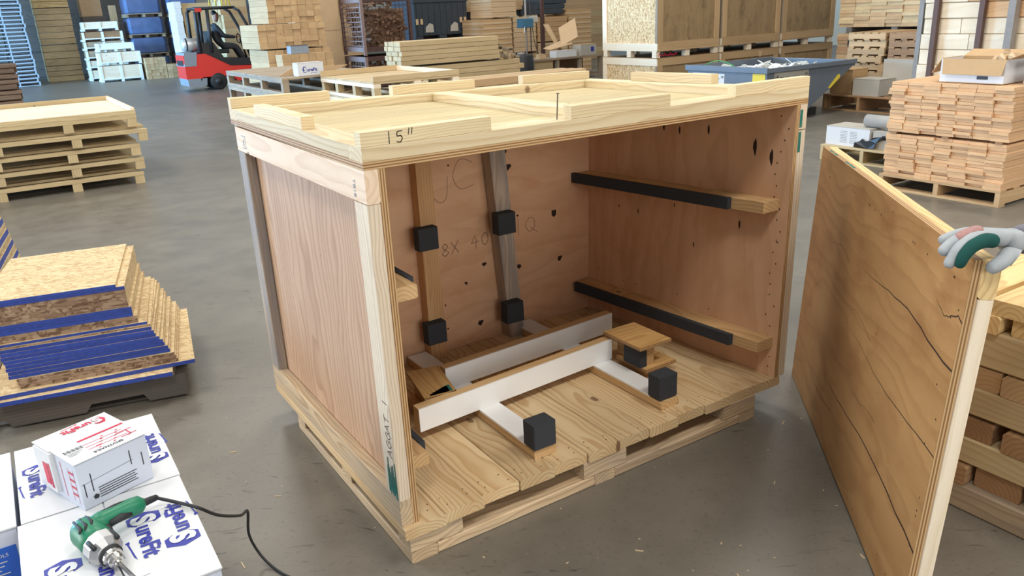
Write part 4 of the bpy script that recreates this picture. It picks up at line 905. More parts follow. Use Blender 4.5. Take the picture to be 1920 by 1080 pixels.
carton('pale grey carton front right on the brown pallet behind the hopper', 372, 386, 188, 204, 8.55, 17.5, side='card_grey', top='card_grey')
carton('tall grey board carton standing at the right of the brown pallet', 386, 390, 178, 196, 8.55, 27, side='card_grey', top='card_grey')
def pstack(label, x0, x1, y0, y1, z0, k, h, mat, axis='x', n=5, group='', names_=None, bw=3.5):
    for i in range(k): pallet('pallet', label + ', %s from the floor' % ORD[i], x0 + rr.uniform(-.8, .8), x1, y0 + rr.uniform(-1, 1), y1, z0 + i * h, mat, axis, h - .05, n, group, bw=bw)
pstack('wooden pallet in the left one of two stacks behind the hopper', 414, 450, 215, 238.5, 0, 9, 4.4, 'pine_tan', 'y', 5, 'left pallet stack behind the hopper')
pstack('wooden pallet in the right one of two stacks behind the hopper', 414, 450, 193, 212, 0, 9, 4.4, 'pine_brown', 'y', 5, 'right pallet stack behind the hopper')
for k, (z0, z1, m, l) in enumerate(((0, 16, ['pine_brown'], 'lowest brown board bundle behind the pallet stacks'), (20, 37, ['pine_brown', 'pine_tan'], 'middle brown board bundle behind the pallet stacks'), (41, 58, ['pine_tan', 'pine_straw'], 'upper tan board bundle above the pallet stacks'), (62, 79, ['pine_brown', 'pine_tan'], 'topmost board bundle above the pallet stacks'))):
    b_ = bundle(l, 455, 505, 198, 276, z0, z1, 8, 7, 'x', m, jit=.5, seed=40 + k, strap=None)
    if k == 1: text('chalk_writing', 'PRR', 6.5, 'ink', b_, (454.2, 268, 29), (0, -1, 0), (0, 0, 1), .02)
    if k == 0: text('chalk_writing', '2WF', 8, 'ink', b_, (454.2, 224, 5), (0, -1, 0), (0, 0, 1), .01)
    if k: 
        bt = thing('batten_row', 'dark battens under the %s board bundle' % ['', 'middle', 'upper', 'topmost'][k], 'batten', (470, 234, z0 - 3))
        for y in (200, 232, 264): box('batten', 455, 505, y + 2, y + 6, z0 - 3.7, z0 - .3, 'pine_dark', bt, 'x', 0)
bundle('tall tan board stack in the gap behind the white timber rack', 475, 525, 120, 192, 0, 84, 14, 8, 'x', ['pine_brown', 'pine_tan'], jit=.5, seed=55)

# ------------------------------------------------------------------ stacked plywood crates with strand-board end
def bigcrate(label, x0, x1, y0, y1, z0, z1, endmat, frontmat, mark=False):
    t = thing('stacked_crate', label, 'crate', ((x0 + x1) / 2, (y0 + y1) / 2, z0)); zb = z0 + 4.2
    for x in (x0, (x0 + x1) / 2 - 1.75, x1 - 3.5):
        for y in (y0 + .8, (y0 + y1) / 2 - 2, y1 - 5): box('skid_block', x, x + 3.5, y, y + 4, z0, zb, 'pine_white', t, 'y', .05)
    box('bottom_board', x0, x1, y0, y0 + 3.5, zb, zb + .9, 'pine_tan', t, 'x', .05)
    box('body', x0 + 1.6, x1 - 1.6, y0 + 1.6, y1 - 1.6, zb + .9, z1 - 1, 'ply_old', t, 'xz', 0)
    # end facing the door
    e = box('end_panel', x0 + .8, x0 + 1.6, y0 + 1.5, y1 - 1.5, zb + .9, z1 - 1, endmat, t, 'zx', 0)
    box('cleat', x0, x0 + .8, y0, y1, zb, zb + 5, 'pine_white', e, 'y', .05); box('cleat', x0, x0 + .8, y0, y1, z1 - 5, z1 - .3, 'pine_white', e, 'y', .05)
    box('cleat', x0, x0 + .8, y1 - 4.5, y1, zb + 5.02, z1 - 5.02, 'pine_white', e, 'z', .05); box('cleat', x0, x0 + .8, y0, y0 + 2, zb + 5.02, z1 - 5.02, 'pine_weather', e, 'z', .05)
    f = box('front_panel', x0 + 1.6, x1 - 1.6, y0 + .8, y0 + 1.6, zb + .9, z1 - 1, frontmat, t, 'zy', 0)
    box('cleat', x0 + .8, x1, y0, y0 + .8, zb + .9, zb + 5.6, 'pine_tan', f, 'x', .05); box('cleat', x0 + .8, x1, y0, y0 + .8, z1 - 5, z1 - .3, 'pine_tan', f, 'x', .05)
    for x in (x0 + .8, x1 - 4.5): box('cleat', x, x + 4.5, y0, y0 + .8, zb + 5.62, z1 - 5.02, 'pine_tan', f, 'z', .05)
    box('top_panel', x0, x1, y0, y1, z1 - 1, z1, 'ply_old', t, 'xz', 0)
    return t
xs = ((343, 400), (402, 462), (464, 524)); nm = ('nearest, with the pale strand-board end', 'middle, with dark stained front', 'farthest, plain brown front')
for i, (a_, b_) in enumerate(xs):
    lo = bigcrate('lower plywood crate of the three stacked pairs, ' + nm[i], a_, b_, 330, 386, 0, 27.4, 'osb', 'ply_old')
    hi = bigcrate('upper plywood crate of the three stacked pairs, ' + nm[i], a_, b_, 330, 386, 27.5, 80, 'osb', 'ply_old')
    if i == 0:
        mb = MB()
        for k in range(7): ribbon(mb, [(345 + k * 2.4, 28.6), (345.9 + k * 2.4, 30.4 - (k % 2)), (346.8 + k * 2.4, 28.8)], .45, (0, 330.7, 0), (1, 0, 0), (0, 0, 1))
        mb.build('chalk_mark', 'print_red', hi)
    if i == 1: box('paper_tag', 441, 444, 329.9, 329.98, 22, 26, 'card_tan', lo, 'x', 0)

# ------------------------------------------------------------------ middle distance: skids, lumber, cages
def skidy(name, label, x0, x1, y0, y1, z0, h, mat, topmat, edge, group=None):
    t = thing(name, label, 'pallet', ((x0 + x1) / 2, (y0 + y1) / 2, z0), group)
    for x in (x0, (x0 + x1) / 2 - 1.75, x1 - 3.5):
        for y in (y0, y0 + (y1 - y0) * .33, y0 + (y1 - y0) * .66, y1 - 4): box('block', x + .1, x + 3.4, y, y + 3.5, z0 + 1.5, z0 + h - 2.6, mat, t, 'z', .05)
        box('long_board', x, x + 3.5, y0, y1, z0 + h - 2.6, z0 + h - .9, edge, t, 'y', .05); box('bottom_board', x, x + 3.5, y0, y1, z0, z0 + 1.48, edge, t, 'y', .05)
    n = max(4, int((y1 - y0) / 7)); st = (y1 - y0) / n
    for i in range(n): box('deck_board', x0, x1, y0 + i * st + .1, y0 + (i + 1) * st - .1, z0 + h - .9, z0 + h, topmat, t, 'x', .05)
    return t
for i, l in enumerate(('bottom', 'second', 'third', 'top')): skidy('pallet', l + ' grey skid in the stack carrying the small white carton', 97, 148, 340, 452, i * 8.6, 8.6, 'pine_weather', 'pine_weather', 'pine_weather', 'grey skids below the small white carton')
wbx = carton('small white carton with blue logo on the grey skids', 106.5, 120.5, 342, 350, 34.45, 41, seam='x', side='card_white'); sure_logo(wbx, (109.6, 342.1, 36.6), (1, 0, 0), (0, 0, 1), 1.9, 'print_blue')
dbz = thing('offcut_pile', 'thin pale laths lying loose on the grey skids', 'laths', (110, 350, 34.4))
for i in range(7): box('lath', 100 + 2.1 * i, 128 + 3 * i, 353 + 3.5 * i, 354 + 3.5 * i, 34.45 + .3 * i, 35.0 + .3 * i, 'pine_tan', dbz, 'x', 0)
for i, l in enumerate(('bottom', 'second', 'third', 'top')): skidy('pallet', l + ' white-edged skid in the stack right behind the crate lid', 116, 160, 268, 336, i * 8.5, 8.4, 'pine_pallet', 'pine_straw', 'pine_white', 'white-edged skids behind the lid')
rim = thing('rim_frame', 'pale timber rim lying on the white-edged skids', 'frame', (138, 300, 34)); box('rim_board', 116, 160, 268, 269.6, 34, 36.4, 'pine_straw', rim, 'x', 0); box('rim_board', 116, 160, 334.4, 336, 34, 36.6, 'pine_straw', rim, 'x', 0); box('rim_board', 158.4, 160, 269.7, 334.3, 34, 36.2, 'pine_white', rim, 'y', 0)
bundle('low bundle of long straw-coloured timbers beside the white-edged skids', 164, 268, 306, 330, 0, 27.5, 7, 4, 'x', ['pine_straw', 'pine_tan'], jit=2.5, seed=61, gap=.2)
bundle('base bundle of long straw-coloured lumber, lowest of three', 214, 300, 432, 456, 0, 14, 4, 4, 'x', 'pine_straw', jit=1.2, seed=62, gap=.2)
bundle('middle bundle of long straw-coloured lumber, with uneven left ends', 222, 303, 430, 456, 14.6, 28.4, 4, 5, 'x', 'pine_straw', jit=1.8, seed=63, gap=.2)
bundle('upper bundle of long straw-coloured lumber with whitish ends', 207, 284, 430, 456, 29.6, 45.2, 5, 5, 'x', 'pine_straw', jit=.6, seed=64, gap=.2)
rr = random.Random(77)
for c_, nn in enumerate((7, 5, 4, 2, 1)):
    for k in range(nn):
        T0 = ctx.T; ctx.T = Matrix.Translation((287.2 + 3.9 * c_ + rr.uniform(-.15, .15), 440 + rr.uniform(-3, 3), 28.5 + 1.75 * k)) @ Matrix.Rotation(rr.uniform(-.03, .03), 4, 'Z')
        single('offcut_block', 'short timber offcut, %s from below in the %s' % (ORD[k], ['offcut column touching the long lumber', 'second offcut column', 'third offcut column', 'fourth offcut column', 'outermost offcut column'][c_]), 'offcut', -1.65, 1.65, -6, 6, 0, 1.68, 'pine_weather' if (k + c_) % 3 else 'pine_straw', None, 'y', .05, group='offcuts heaped beside the long lumber'); ctx.T = T0
# board stack left of the cages, boards end-on
bundle('lowest pinkish board stack left of the rusty cages', 150, 206, 556, 610, 0, 22, 5, 8, 'y', ['pine_tan'], jit=.6, seed=71)
bundle('front low board stack with whitish left face left of the rusty cages', 160, 200, 538, 554, 0, 38, 7, 6, 'y', ['pine_tan'], jit=.5, seed=72)
bundle('second board stack left of the rusty cages', 156, 206, 560, 610, 23, 41, 4, 8, 'y', ['pine_tan'], jit=.6, seed=73)
bundle('wide middle board stack with pale left face', 151, 204, 560, 610, 42, 60, 4, 8, 'y', ['pine_tan'], jit=.6, seed=74, strap=None)
bundle('top board stack with pale left face', 161, 203, 562, 610, 60.4, 82, 5, 7, 'y', ['pine_tan'], jit=.6, seed=75)
gbx = carton('dark green case lying on the front low board stack', 168, 182, 540, 550, 38.1, 44, side='fork_grey', top='bin_dark')
for i, (x0, x1, z0, z1) in enumerate(((207, 228, 0, 40), (207, 228, 40.1, 84), (229.5, 248, 0, 52), (229.5, 248, 52.1, 84))):
    carton(['lower left', 'upper left', 'lower right', 'upper right'][i] + ' of four tall tan cartons beside the rusty cages', x0, x1, 640, 660, z0, z1, side='card_tan', top='card_tan')
def cage(label, x0, x1, y0, y1, z0, z1, front, endm, lab2, seed):
    t = thing('wire_cage', label, 'cage', ((x0 + x1) / 2, (y0 + y1) / 2, z0))
    for x in (x0, x1 - 2.5):
        for y in (y0, y1 - 2.5): box('corner_post', x, x + 2.5, y, y + 2.5, z0, z1, front if x > x0 else endm, t, 'z', 0)
    for z in (z0 + 3, z1 - 4):
        box('rail', x0 + 2.5, x1 - 2.5, y0, y0 + 1.5, z, z + 4, front, t, 'x', 0); box('rail', x0, x0 + 1.5, y0 + 2.5, y1 - 2.5, z, z + 4, endm, t, 'y', 0); box('rail', x0 + 2.5, x1 - 2.5, y1 - 1.5, y1, z, z + 4, front, t, 'x', 0); box('rail', x1 - 1.5, x1, y0 + 2.5, y1 - 2.5, z, z + 4, front, t, 'y', 0)
    box('floor_plate', x0 + 2.5, x1 - 2.5, y0 + 1.5, y1 - 1.5, z0 + 4, z0 + 5, front, t, 'x', 0)
    mb = MB(); n = 13
    for i in range(1, n): x = x0 + (x1 - x0) * i / n; mb.box(x - .16, x + .16, y0 + .6, y0 + .9, z0 + 7, z1 - 4)
    k = int((z1 - z0) / 4)
    for i in range(2, k): z = z0 + (z1 - z0) * i / k; mb.box(x0 + 2, x1 - 2, y0 + .6, y0 + .9, z - .16, z + .16)
    mb.build('wire_mesh', front, t); mb = MB()
    for i in range(2, k): z = z0 + (z1 - z0) * i / k; mb.box(x0 + .5, x0 + .9, y0 + 2, y1 - 2, z - .4, z + .4)
    for i in range(1, 8): y = y0 + (y1 - y0) * i / 8; mb.box(x0 + .5, x0 + .9, y - .16, y + .16, z0 + 7, z1 - 4)
    mb.build('wire_mesh', endm, t)
    r = random.Random(seed); mb = MB()
    for i in range(150):
        a_, b_ = r.uniform(2, 4.5), r.uniform(.8, 1.8); R_ = Matrix.Rotation(r.uniform(0, 6), 3, 'Z') @ Matrix.Rotation(r.uniform(-1, 1), 3, 'X') @ Matrix.Rotation(r.uniform(-1, 1), 3, 'Y')
        p_ = r.random(); c0 = (r.uniform(x0 + 5, x1 - 5), y0 + r.uniform(4, 9), z0 + r.uniform(6, z1 - z0 - 5)) if p_ < .6 else (x0 + r.uniform(4, 9), r.uniform(y0 + 5, y1 - 5), z0 + r.uniform(6, z1 - z0 - 5))
        mb.box(-a_, a_, -b_, b_, -.75, .75, R_, c0)
    mb.box(x0 + 8, x1 - 4, y0 + 9, y1 - 4, z0 + 5.2, z1 - 10)
    tags(mb.build('scrap_wood', 'bark'), lab2, 'scrap', kind='stuff')
    return t
cage('lower rusty wire cage of scrap wood', 252, 300, 600, 648, 0, 29, 'rust', 'rust_lit', 'short wood scraps filling the lower rusty cage', 5)
cage('upper rusty wire cage of scrap wood', 252, 300, 600, 648, 30, 78, 'rust', 'rust_lit', 'short wood scraps filling the upper rusty cage', 6)
def bin_(label, x0, x1, y0, y1, z0, z1):
    t = thing('plastic_bin', label, 'bin', ((x0 + x1) / 2, (y0 + y1) / 2, z0))
    box('body', x0 + 1, x1 - 1, y0 + 1, y1 - 1, z0 + 5, z1 - 1, 'bin_dark', t, 'x', .3)
    for x in (x0, (x0 + x1) / 2 - 4, x1 - 8): box('foot', x, x + 8, y0, y1, z0, z0 + 5, 'bin_dark', t, 'y', .3)
    box('rim', x0, x1, y0, y0 + 1.5, z1 - 4, z1, 'bin_dark', t, 'x', .3); box('rim', x0, x0 + 1.5, y0 + 1.5, y1, z1 - 4, z1, 'bin_dark', t, 'y', .3)
    for k in range(9): box('rib', x0 + 3 + k * (x1 - x0 - 8) / 8, x0 + 4.4 + k * (x1 - x0 - 8) / 8, y0 + .3, y0 + 1, z0 + 6, z1 - 5, 'bin_dark', t, 'z', 0)
    for x in (x0 + 1.5, x0 + 6.2, x1 - 10, x1 - 5.4): box('label_tag', x, x + 2.6, y0 - .15, y0 + .25, z0 + 15.5, z0 + 20.5, 'card_tan', t, 'x', 0)
    for x in (x0 + 11, x1 - 21): mb = MB(); mb.poly([(x, y0 + .2, z0 + 8), (x + 9, y0 + .2, z0 + 8), (x + 8.6, y0 + .2, z0 + 15), (x + 5, y0 + .2, z0 + 16.5), (x + .6, y0 + .2, z0 + 13)]); mb.build('scrap_window', 'card_grey', t)
    return t
bin_('lower black plastic bulk bin right of the rusty cages', 322, 381, 640, 690, 0, 37); bin_('upper black plastic bulk bin right of the rusty cages', 322, 381, 640, 690, 37.2, 76)

# ------------------------------------------------------------------ workbench corner
wbn = thing('workbench', 'low wooden workbench with open bays in the far centre', 'bench', (412, 535, 0))
box('top', 373, 452, 520, 550, 18.2, 19.8, 'pine_weather', wbn, 'x', 0)
for x in (374, 400, 425, 448.5): box('leg', x, x + 3, 521, 524, 0, 18.2, 'pine_weather', wbn, 'z', 0)
box('front_panel', 377, 397, 522.5, 523.3, 1, 18, 'pine_straw', wbn, 'xy', 0); box('shelf', 376, 450, 524, 548, 3, 4, 'pine_brown', wbn, 'x', 0); box('back_panel', 376, 450, 548, 549, 4, 18, 'pine_brown', wbn, 'x', 0)
carton('low white carton on the far workbench', 401, 424, 523, 533, 19.85, 25.5, side='card_white', top='card_white', seam='x')
cc = carton('grey white carton with dark square print on the far workbench', 428, 446, 522, 536, 19.85, 29.5, side='card_grey', top='card_brown', seam='x'); box('logo_patch', 439.5, 442.8, 522.02, 522.08, 23, 27, 'print_blue', cc, 'x', 0)
carton('small brown block carton beside the vise on the far workbench', 383, 390, 523, 529, 19.85, 24, side='card_tan', top='card_tan')
fcard = thing('cardboard_sheet', 'flattened brown cardboard leaning over the far workbench', 'cardboard', (428, 540, 20)); quad('sheet', (418, 538, 28), (434, 534, 36), (440, 546, 52), (424, 550, 44), 'card_tan', fcard, .5); quad('sheet', (404, 536, 26), (428, 534, 30), (426, 545, 34), (404, 547, 27), 'card_tan', fcard, .5); quad('sheet', (420, 545, 24), (424, 545, 24), (414, 552, 48), (408, 552, 48), 'card_tan', fcard, .5)
dpz = thing('drill_press', 'blue headed machine on a steel column at the far workbench', 'machine', (390, 545, 0))
tube('column', [(392, 556, 0), (392, 556, 70)], .9, 'steel_grey', dpz, 8); tube('column', [(397, 556, 0), (397, 556, 70)], .5, 'dark_steel', dpz, 8); box('base', 386, 402, 552, 566, 0, 12, 'dark_steel', dpz, 'x', 0)
box('head', 385, 396, 550, 560, 46, 54, 'tool_blue', dpz, 'x', .6); box('motor', 396.5, 402, 551, 558, 50, 56, 'card_grey', dpz, 'x', .6); tube('feed_handle', [(386, 549, 47), (383, 546, 42)], .4, 'paper', dpz, 6); tube('cable', spline([(398, 555, 50), (400, 555, 34), (404, 554, 22), (409, 553, 20)], 5), .35, 'dark_steel', dpz, 6)
drum = thing('waste_drum', 'dark waste drum left of the far workbench', 'drum', (362, 520, 0)); MB().tube([(362, 520, 0), (362, 520, 1), (362, 520, 24), (362, 520, 25)], [10, 10.6, 10.6, 10], 16).build('body', 'dark_steel', drum, smooth=True); MB().tube([(362, 520, 25), (362, 520, 27)], [4, 3.4], 12).build('cap', 'steel_grey', drum, smooth=True)
cpole = thing('steel_post', 'thin brown steel column behind the far workbench', 'column', (414, 560, 0)); box('shaft', 412.5, 415.5, 560, 563, 0, 120, 'rust', cpole, 'z', 0); box('base_plate', 408, 420, 556, 567, 0, .8, 'rust', cpole, 'x', 0)
# flat cardboard bundles behind the bench
for i, (x0, x1, z0, z1, b_) in enumerate(((372, 404, 0, 26, 0), (372, 404, 27, 55, 1), (406, 432, 0, 22, 1), (406, 432, 23, 56, 0), (434, 470, 0, 30, 0), (434, 470, 31, 56, 1), (382, 410, 56, 74, 0), (472, 500, 0, 60, 1))):
    t = thing('cardboard_bundle', ['bottom left', 'upper left', 'bottom middle', 'upper middle', 'bottom right', 'upper right', 'top left', 'tall far right'][i] + ' bundle of flat cardboard behind the workbench', 'cardboard', (x0, 600, z0)); n = int((z1 - z0) / 2.3)
    for k in range(n): box('flat_sheet', x0 + (k % 3) * .2, x1 - (k * 7 % 3) * .25, 598 + (k % 2) * .3, 638, z0 + k * 2.3, z0 + k * 2.3 + 2.2, 'card_brown' if (b_ and k % 2) or i in (2, 5) else 'card_tan', t, 'x', 0)
tb_ = thing('steel_table', 'dark steel table with thick wooden top in the far centre', 'table', (430, 665, 0)); box('top', 386, 478, 652, 680, 62, 66, 'pine_tan', tb_, 'x', 0)
for x in (388, 420, 450, 474): box('leg', x, x + 3, 653, 656, 0, 62, 'dark_steel', tb_, 'z', 0)
box('apron', 391, 474, 653.5, 655, 56, 61.9, 'dark_steel', tb_, 'x', 0); box('lower_shelf', 388, 477, 654, 679, 36, 37.5, 'dark_steel', tb_, 'x', 0)
rr = random.Random(88); mb = MB()
for i in range(60): mb.box(-4, 4, -1.2, 1.2, -.8, .8, Matrix.Rotation(rr.uniform(-.4, .4), 3, 'Z') @ Matrix.Rotation(rr.uniform(-.5, .5), 3, 'Y'), (rr.uniform(394, 414), 657 + rr.uniform(0, 10), 38.6 + rr.uniform(0, 13)))
mb.box(392, 416, 664, 676, 37.6, 46)
tags(mb.build('scrap_wood', 'pine_weather'), 'short wood scraps heaped on the shelf of the far steel table', 'scrap', kind='stuff')
bundle('plank bundle lying on the far steel table', 428, 476, 654, 676, 66.1, 76, 3, 4, 'x', ['pine_tan', 'pine_straw'], jit=2, seed=91)
for i in range(4): bin_x = single('storage_tray', 'dark flat tray in the pile on top of the flat cardboard, ' + ['lowest', 'second', 'third', 'topmost'][i], 'tray', 436 + i * 1.5, 468 + i * 2, 602, 630, 56.4 + i * 4.7, 61 + i * 4.7, 'bin_dark', None, 'x', .6, group='dark flat trays behind the workbench')
# farther board stacks closing the view behind cages and bench
for i, (x0, x1, y0, l, m) in enumerate(((200, 262, 860, 'tan board stack far behind the rusty cages', ['pine_tan', 'pine_straw']), (268, 330, 780, 'brown board stack far behind the black bins', ['pine_brown', 'pine_tan']), (400, 500, 760, 'tan board stack far behind the workbench', ['pine_tan', 'pine_straw']), (505, 640, 740, 'pale board stack far behind the plywood crates', ['pine_straw', 'pine_tan']))):
    bundle(l, x0, x1, y0, y0 + 40, 0, 100, 14, 4, 'x', m, jit=1.5, seed=100 + i)

# ------------------------------------------------------------------ forklift and driver
fk = thing('forklift', 'red forklift with grey counterweight and roof guard', 'forklift', (175, 795, 0)); ya, yb = 776, 816
prism('body', [(150, 9), (150, 35), (158, 35), (181, 22), (214, 21), (214, 9), (186, 7), (181, 13), (152, 13)][::-1], ya, yb, 'y', 'fork_red', fk, 'x')
cw = prism('counterweight', [(137, 12), (137, 34), (141, 36.5), (150, 36.5), (150, 12)][::-1], ya + .5, yb - .5, 'y', 'fork_red', fk, 'x')
prism('bumper', [(138, 5), (137.4, 12), (152, 12), (156, 12), (155, 5), (150, 3.6)][::-1], ya, yb, 'y', 'fork_grey', fk, 'x')
prism('grey_cover', [(136.8, 24), (138, 36.8), (150, 36.8), (148, 24)][::-1], ya + .2, yb - .2, 'y', 'fork_grey', cw, 'x'); box('vent', 136.6, 137, ya + 6, yb - 6, 24.5, 29.5, 'rubber', cw, 'y', 0)
def wheel(x, r, y0, y1, z=None): 
    w = MB().tube([(x, y0, r), (x, y0 + .8, r), (x, y1 - .8, r), (x, y1, r)], [r * .86, r, r, r * .86], 20).build('wheel', 'rubber', fk, smooth=True); MB().tube([(x, y0 - .3, r), (x, y0 + .4, r)], r * .45, 12).build('hub', 'dark_steel', w, smooth=True)
for x, r in ((167, 8.2), (206, 10.2)): wheel(x, r, ya - .6, ya + 7); wheel(x, r, yb - 7, yb + .6)
prism('cowl', [(156, 35), (156, 45), (168, 45), (176, 30), (206, 28), (210, 22), (181, 22), (158, 35)][::-1], ya + 2, yb - 2, 'y', 'dark_steel', fk, 'x')
gd = MB()
for y in (ya + 2, yb - 2): gd.tube([(154, y, 36), (155, y, 74), (158, y, 77)], 1.7, 6); gd.tube([(165, y, 36), (166.5, y, 76)], 1.7, 6); gd.tube([(213, y, 26), (205, y, 56), (197, y, 74), (192, y, 77)], 1.5, 6)
for y in (ya + 2, ya + 10, ya + 18, yb - 10, yb - 2): gd.tube([(156, y, 77.3), (193, y, 77.3)], 1.1, 6)
for x in (156, 193): gd.tube([(x, ya + 2, 77.3), (x, yb - 2, 77.3)], 1.3, 6)
og = gd.build('roof_guard', 'dark_steel', fk, smooth=True); box('roof_panel', 157, 192, ya + 2, yb - 2, 78, 78.8, 'steel_grey', og, 'x', 0); box('tail_lamp', 155, 161, ya - .3, ya + 1, 74, 77.6, 'fork_red', og, 'x', 0)
lr = MB(); lr.tube([(170, ya + 3, 79), (170, ya + 3, 87), (188, ya + 3, 88), (190, ya + 3, 79)], .6, 6)
for x in (176, 182, 186): lr.tube([(x, ya + 3, 79), (x, ya + 3, 87.6)], .5, 6)
lr.build('load_rack', 'yellow', og, smooth=True)
tk = MB().tube([(140, 792, 44), (142, 792, 44), (155, 792, 44), (157.5, 792, 44)], [4.2, 6.2, 6.2, 4.0], 16).build('gas_tank', 'tank', fk, smooth=True); MB().tube([(143.5, 792, 44), (144.8, 792, 44)], 6.4, 16).build('tank_band', 'dark_steel', tk, smooth=True); MB().tube([(157.4, 792, 44), (158.4, 792, 44)], 4.2, 14).build('tank_collar', 'dark_steel', tk, smooth=True)
ms = MB()
for y in (ya + 8, ya + 12, yb - 12, yb - 8): ms.box(216, 221, y - 1.5, y + 1.5, 3, 92)
for z in (20, 46, 62, 78): ms.box(217, 220, ya + 8, yb - 8, z, z + 5)
ms.box(212, 218, ya + 14, yb - 14, 60, 88)
mst = ms.build('mast', 'dark_steel', fk); box('carriage', 221.5, 224.5, ya + 2, yb - 2, 6, 30, 'dark_steel', mst, 'y', 0)
for y in (ya + 9, yb - 14): box('fork', 224.5, 262, y, y + 5, 2.5, 4.4, 'dark_steel', fk, 'x', .2)
for i, z in enumerate((61, 74)): MB().tube([(224.4, ya + 12, z), (225, ya + 12, z)], 1.2, 8).build('bolt_light', 'chrome', mst, smooth=True)
box('seat', 168, 184, ya + 10, yb - 10, 34, 38, 'rubber', fk, 'x', .8); box('seat_back', 165.5, 169, ya + 10, yb - 10, 38, 56, 'rubber', fk, 'z', .8)
MB().tube([(203, 796, 28), (199, 796, 47)], 1.0, 8).tube([(197.6 + 0 * a, 796 + 7.5 * cos(a * pi / 6), 47.5 + 7.5 * sin(a * pi / 6) * .6) for a in range(13)], .6, 6).build('steering_wheel', 'rubber', fk, smooth=True)
MB().tube([(207, ya + 1, 60), (209, ya - 3, 63)], .4, 6).tube([(209, ya - 3, 60), (209, ya - 3.6, 66)], [2.6, 2.6], 8).build('mirror', 'rubber', fk, smooth=True)
dv = thing('person', 'forklift driver in dark work clothes seated with hands on the wheel', 'person', (176, 796, 38))
bdy = skin('clothes', [(175, 796, 40), (174, 796, 50), (175, 796, 60), (176, 796, 63), (174.6, 789, 61), (181, 787, 51), (193, 790, 49), (174.6, 803, 61), (181, 805, 51), (193, 802, 49), (185, 791, 41), (193, 790, 40), (199, 789, 27), (185, 801, 41), (193, 802, 40), (199, 803, 27)],
    [(0, 1), (1, 2), (2, 3), (2, 4), (4, 5), (5, 6), (2, 7), (7, 8), (8, 9), (0, 10), (10, 11), (11, 12), (0, 13), (13, 14), (14, 15)], [(6, 6.5), (5.4, 6), (5, 6.5), 2.8, 2.7, 2.1, 1.6, 2.7, 2.1, 1.6, 3.4, 2.9, 2.1, 3.4, 2.9, 2.1], 'cloth_dark', dv, 0)
hdz = skin('head', [(177.2, 796, 64), (178, 796, 66.5), (178.6, 796, 70.5), (178.0, 796, 73.6)], [(0, 1), (1, 2), (2, 3)], [2.2, (3.0, 2.7), (3.9, 3.2), (2.8, 2.5)], 'skin', dv, 0)
skin('hair', [(176.4, 796, 70.5), (176.8, 796, 73.2), (178.6, 796, 74.8)], [(0, 1), (1, 2)], [(3.0, 3.0), (3.3, 3.1), (2.4, 2.4)], 'rubber', hdz, 0)
skin('nose', [(181.8, 796, 70.4), (182.6, 796, 69.4)], [(0, 1)], [.5, .55], 'skin', hdz, 0, 1)
for s_ in (-1, 1): skin('ear', [(178, 796 + 3.2 * s_, 71), (177.8, 796 + 3.4 * s_, 69.2)], [(0, 1)], [.7, .5], 'skin', hdz, 0, 1); skin('eye', [(181.6, 796 + 1.4 * s_, 71.3), (181.8, 796 + 1.4 * s_, 71.2)], [(0, 1)], [.4, .4], 'rubber', hdz, 0, 1)
for yk, s_ in ((790, -1), (802, 1)):
    skin('hand', [(194, yk, 49), (196, yk + .4 * s_, 49), (197.6, yk - .8, 49.6), (198, yk - .2, 49.7), (198.1, yk + .5, 49.6), (197.8, yk + 1.1, 49.4), (196.6, yk - 1.3 * s_, 50)], [(0, 1), (1, 2), (1, 3), (1, 4), (1, 5), (1, 6)], [1.2, 1.3, .5, .5, .5, .48, .5], 'skin', dv, 0)
for yk in (789, 803): skin('shoe', [(198.6, yk, 26), (200, yk, 23.6), (204.5, yk, 23.2)], [(0, 1), (1, 2)], [2.0, 2.0, 1.7], 'shoe', dv, 0)

# ------------------------------------------------------------------ far left row of stacks
for i in range(28):
    x1 = 27 - min(2, i * .12); 
    pallet('pallet', 'white pallet in the tall far left stack, %s from the floor' % ORD[i], x1 - 44, x1 + random.Random(i).uniform(-1, 1), 1107, 1150, i * 4.6, 'pallet_grey', 'y', 4.55, 4, 'tall stack of white pallets at the far left', bw=4)
for i in range(22): pallet('pallet', 'white pallet in the stack cut by the picture edge, %s from the floor' % ORD[i], -66 + random.Random(i + 50).uniform(-1, 1), -21, 1107, 1150, i * 5.4, 'pallet_grey', 'y', 5.3, 4, 'second stack of white pallets at the picture edge', bw=4)
bl = thing('bark_bundle', 'bundle of rough brown bark-edged slabs at the left picture edge', 'lumber', (-24, 820, 0))
rr = random.Random(12)
for i in range(8):
    for j in range(3): box('slab', -52 + rr.uniform(-2, 2), -4 + rr.uniform(-2.5, 1), 805 + j * 8 + rr.uniform(-1, 1), 812 + j * 8, i * 4.7, i * 4.7 + rr.uniform(3.6, 4.6), 'bark', bl, 'x', .8)
cs = [(0, 20, 'pine_straw', 3), (20.2, 46.5, 'pine_straw', 3), (47, 92, 'pine_straw', 6), (92.5, 130, 'pine_new', 5)]
for i, (z0, z1, m, n) in enumerate(cs):
    bundle(['lowest dusty', 'second dusty', 'third', 'topmost'][i] + ' cream timber crate in the tall stack at the far left', 42, 83, 1170, 1210, z0, z1, n, 1, 'x', m, name='timber_crate', cat='crate', jit=.4, seed=120 + i, gap=.5)
carton('tall brown carton above the whitewashed crates at the far left', 99, 125, 1200, 1230, 80, 118, side='card_tan', top='card_tan'); 
dkc = single('tarp_stack', 'dark dusty stack under the tall brown carton at the far left', 'stack', 99, 128, 1198, 1236, 0, 79.8, 'pine_dark', None, 'x', .5)
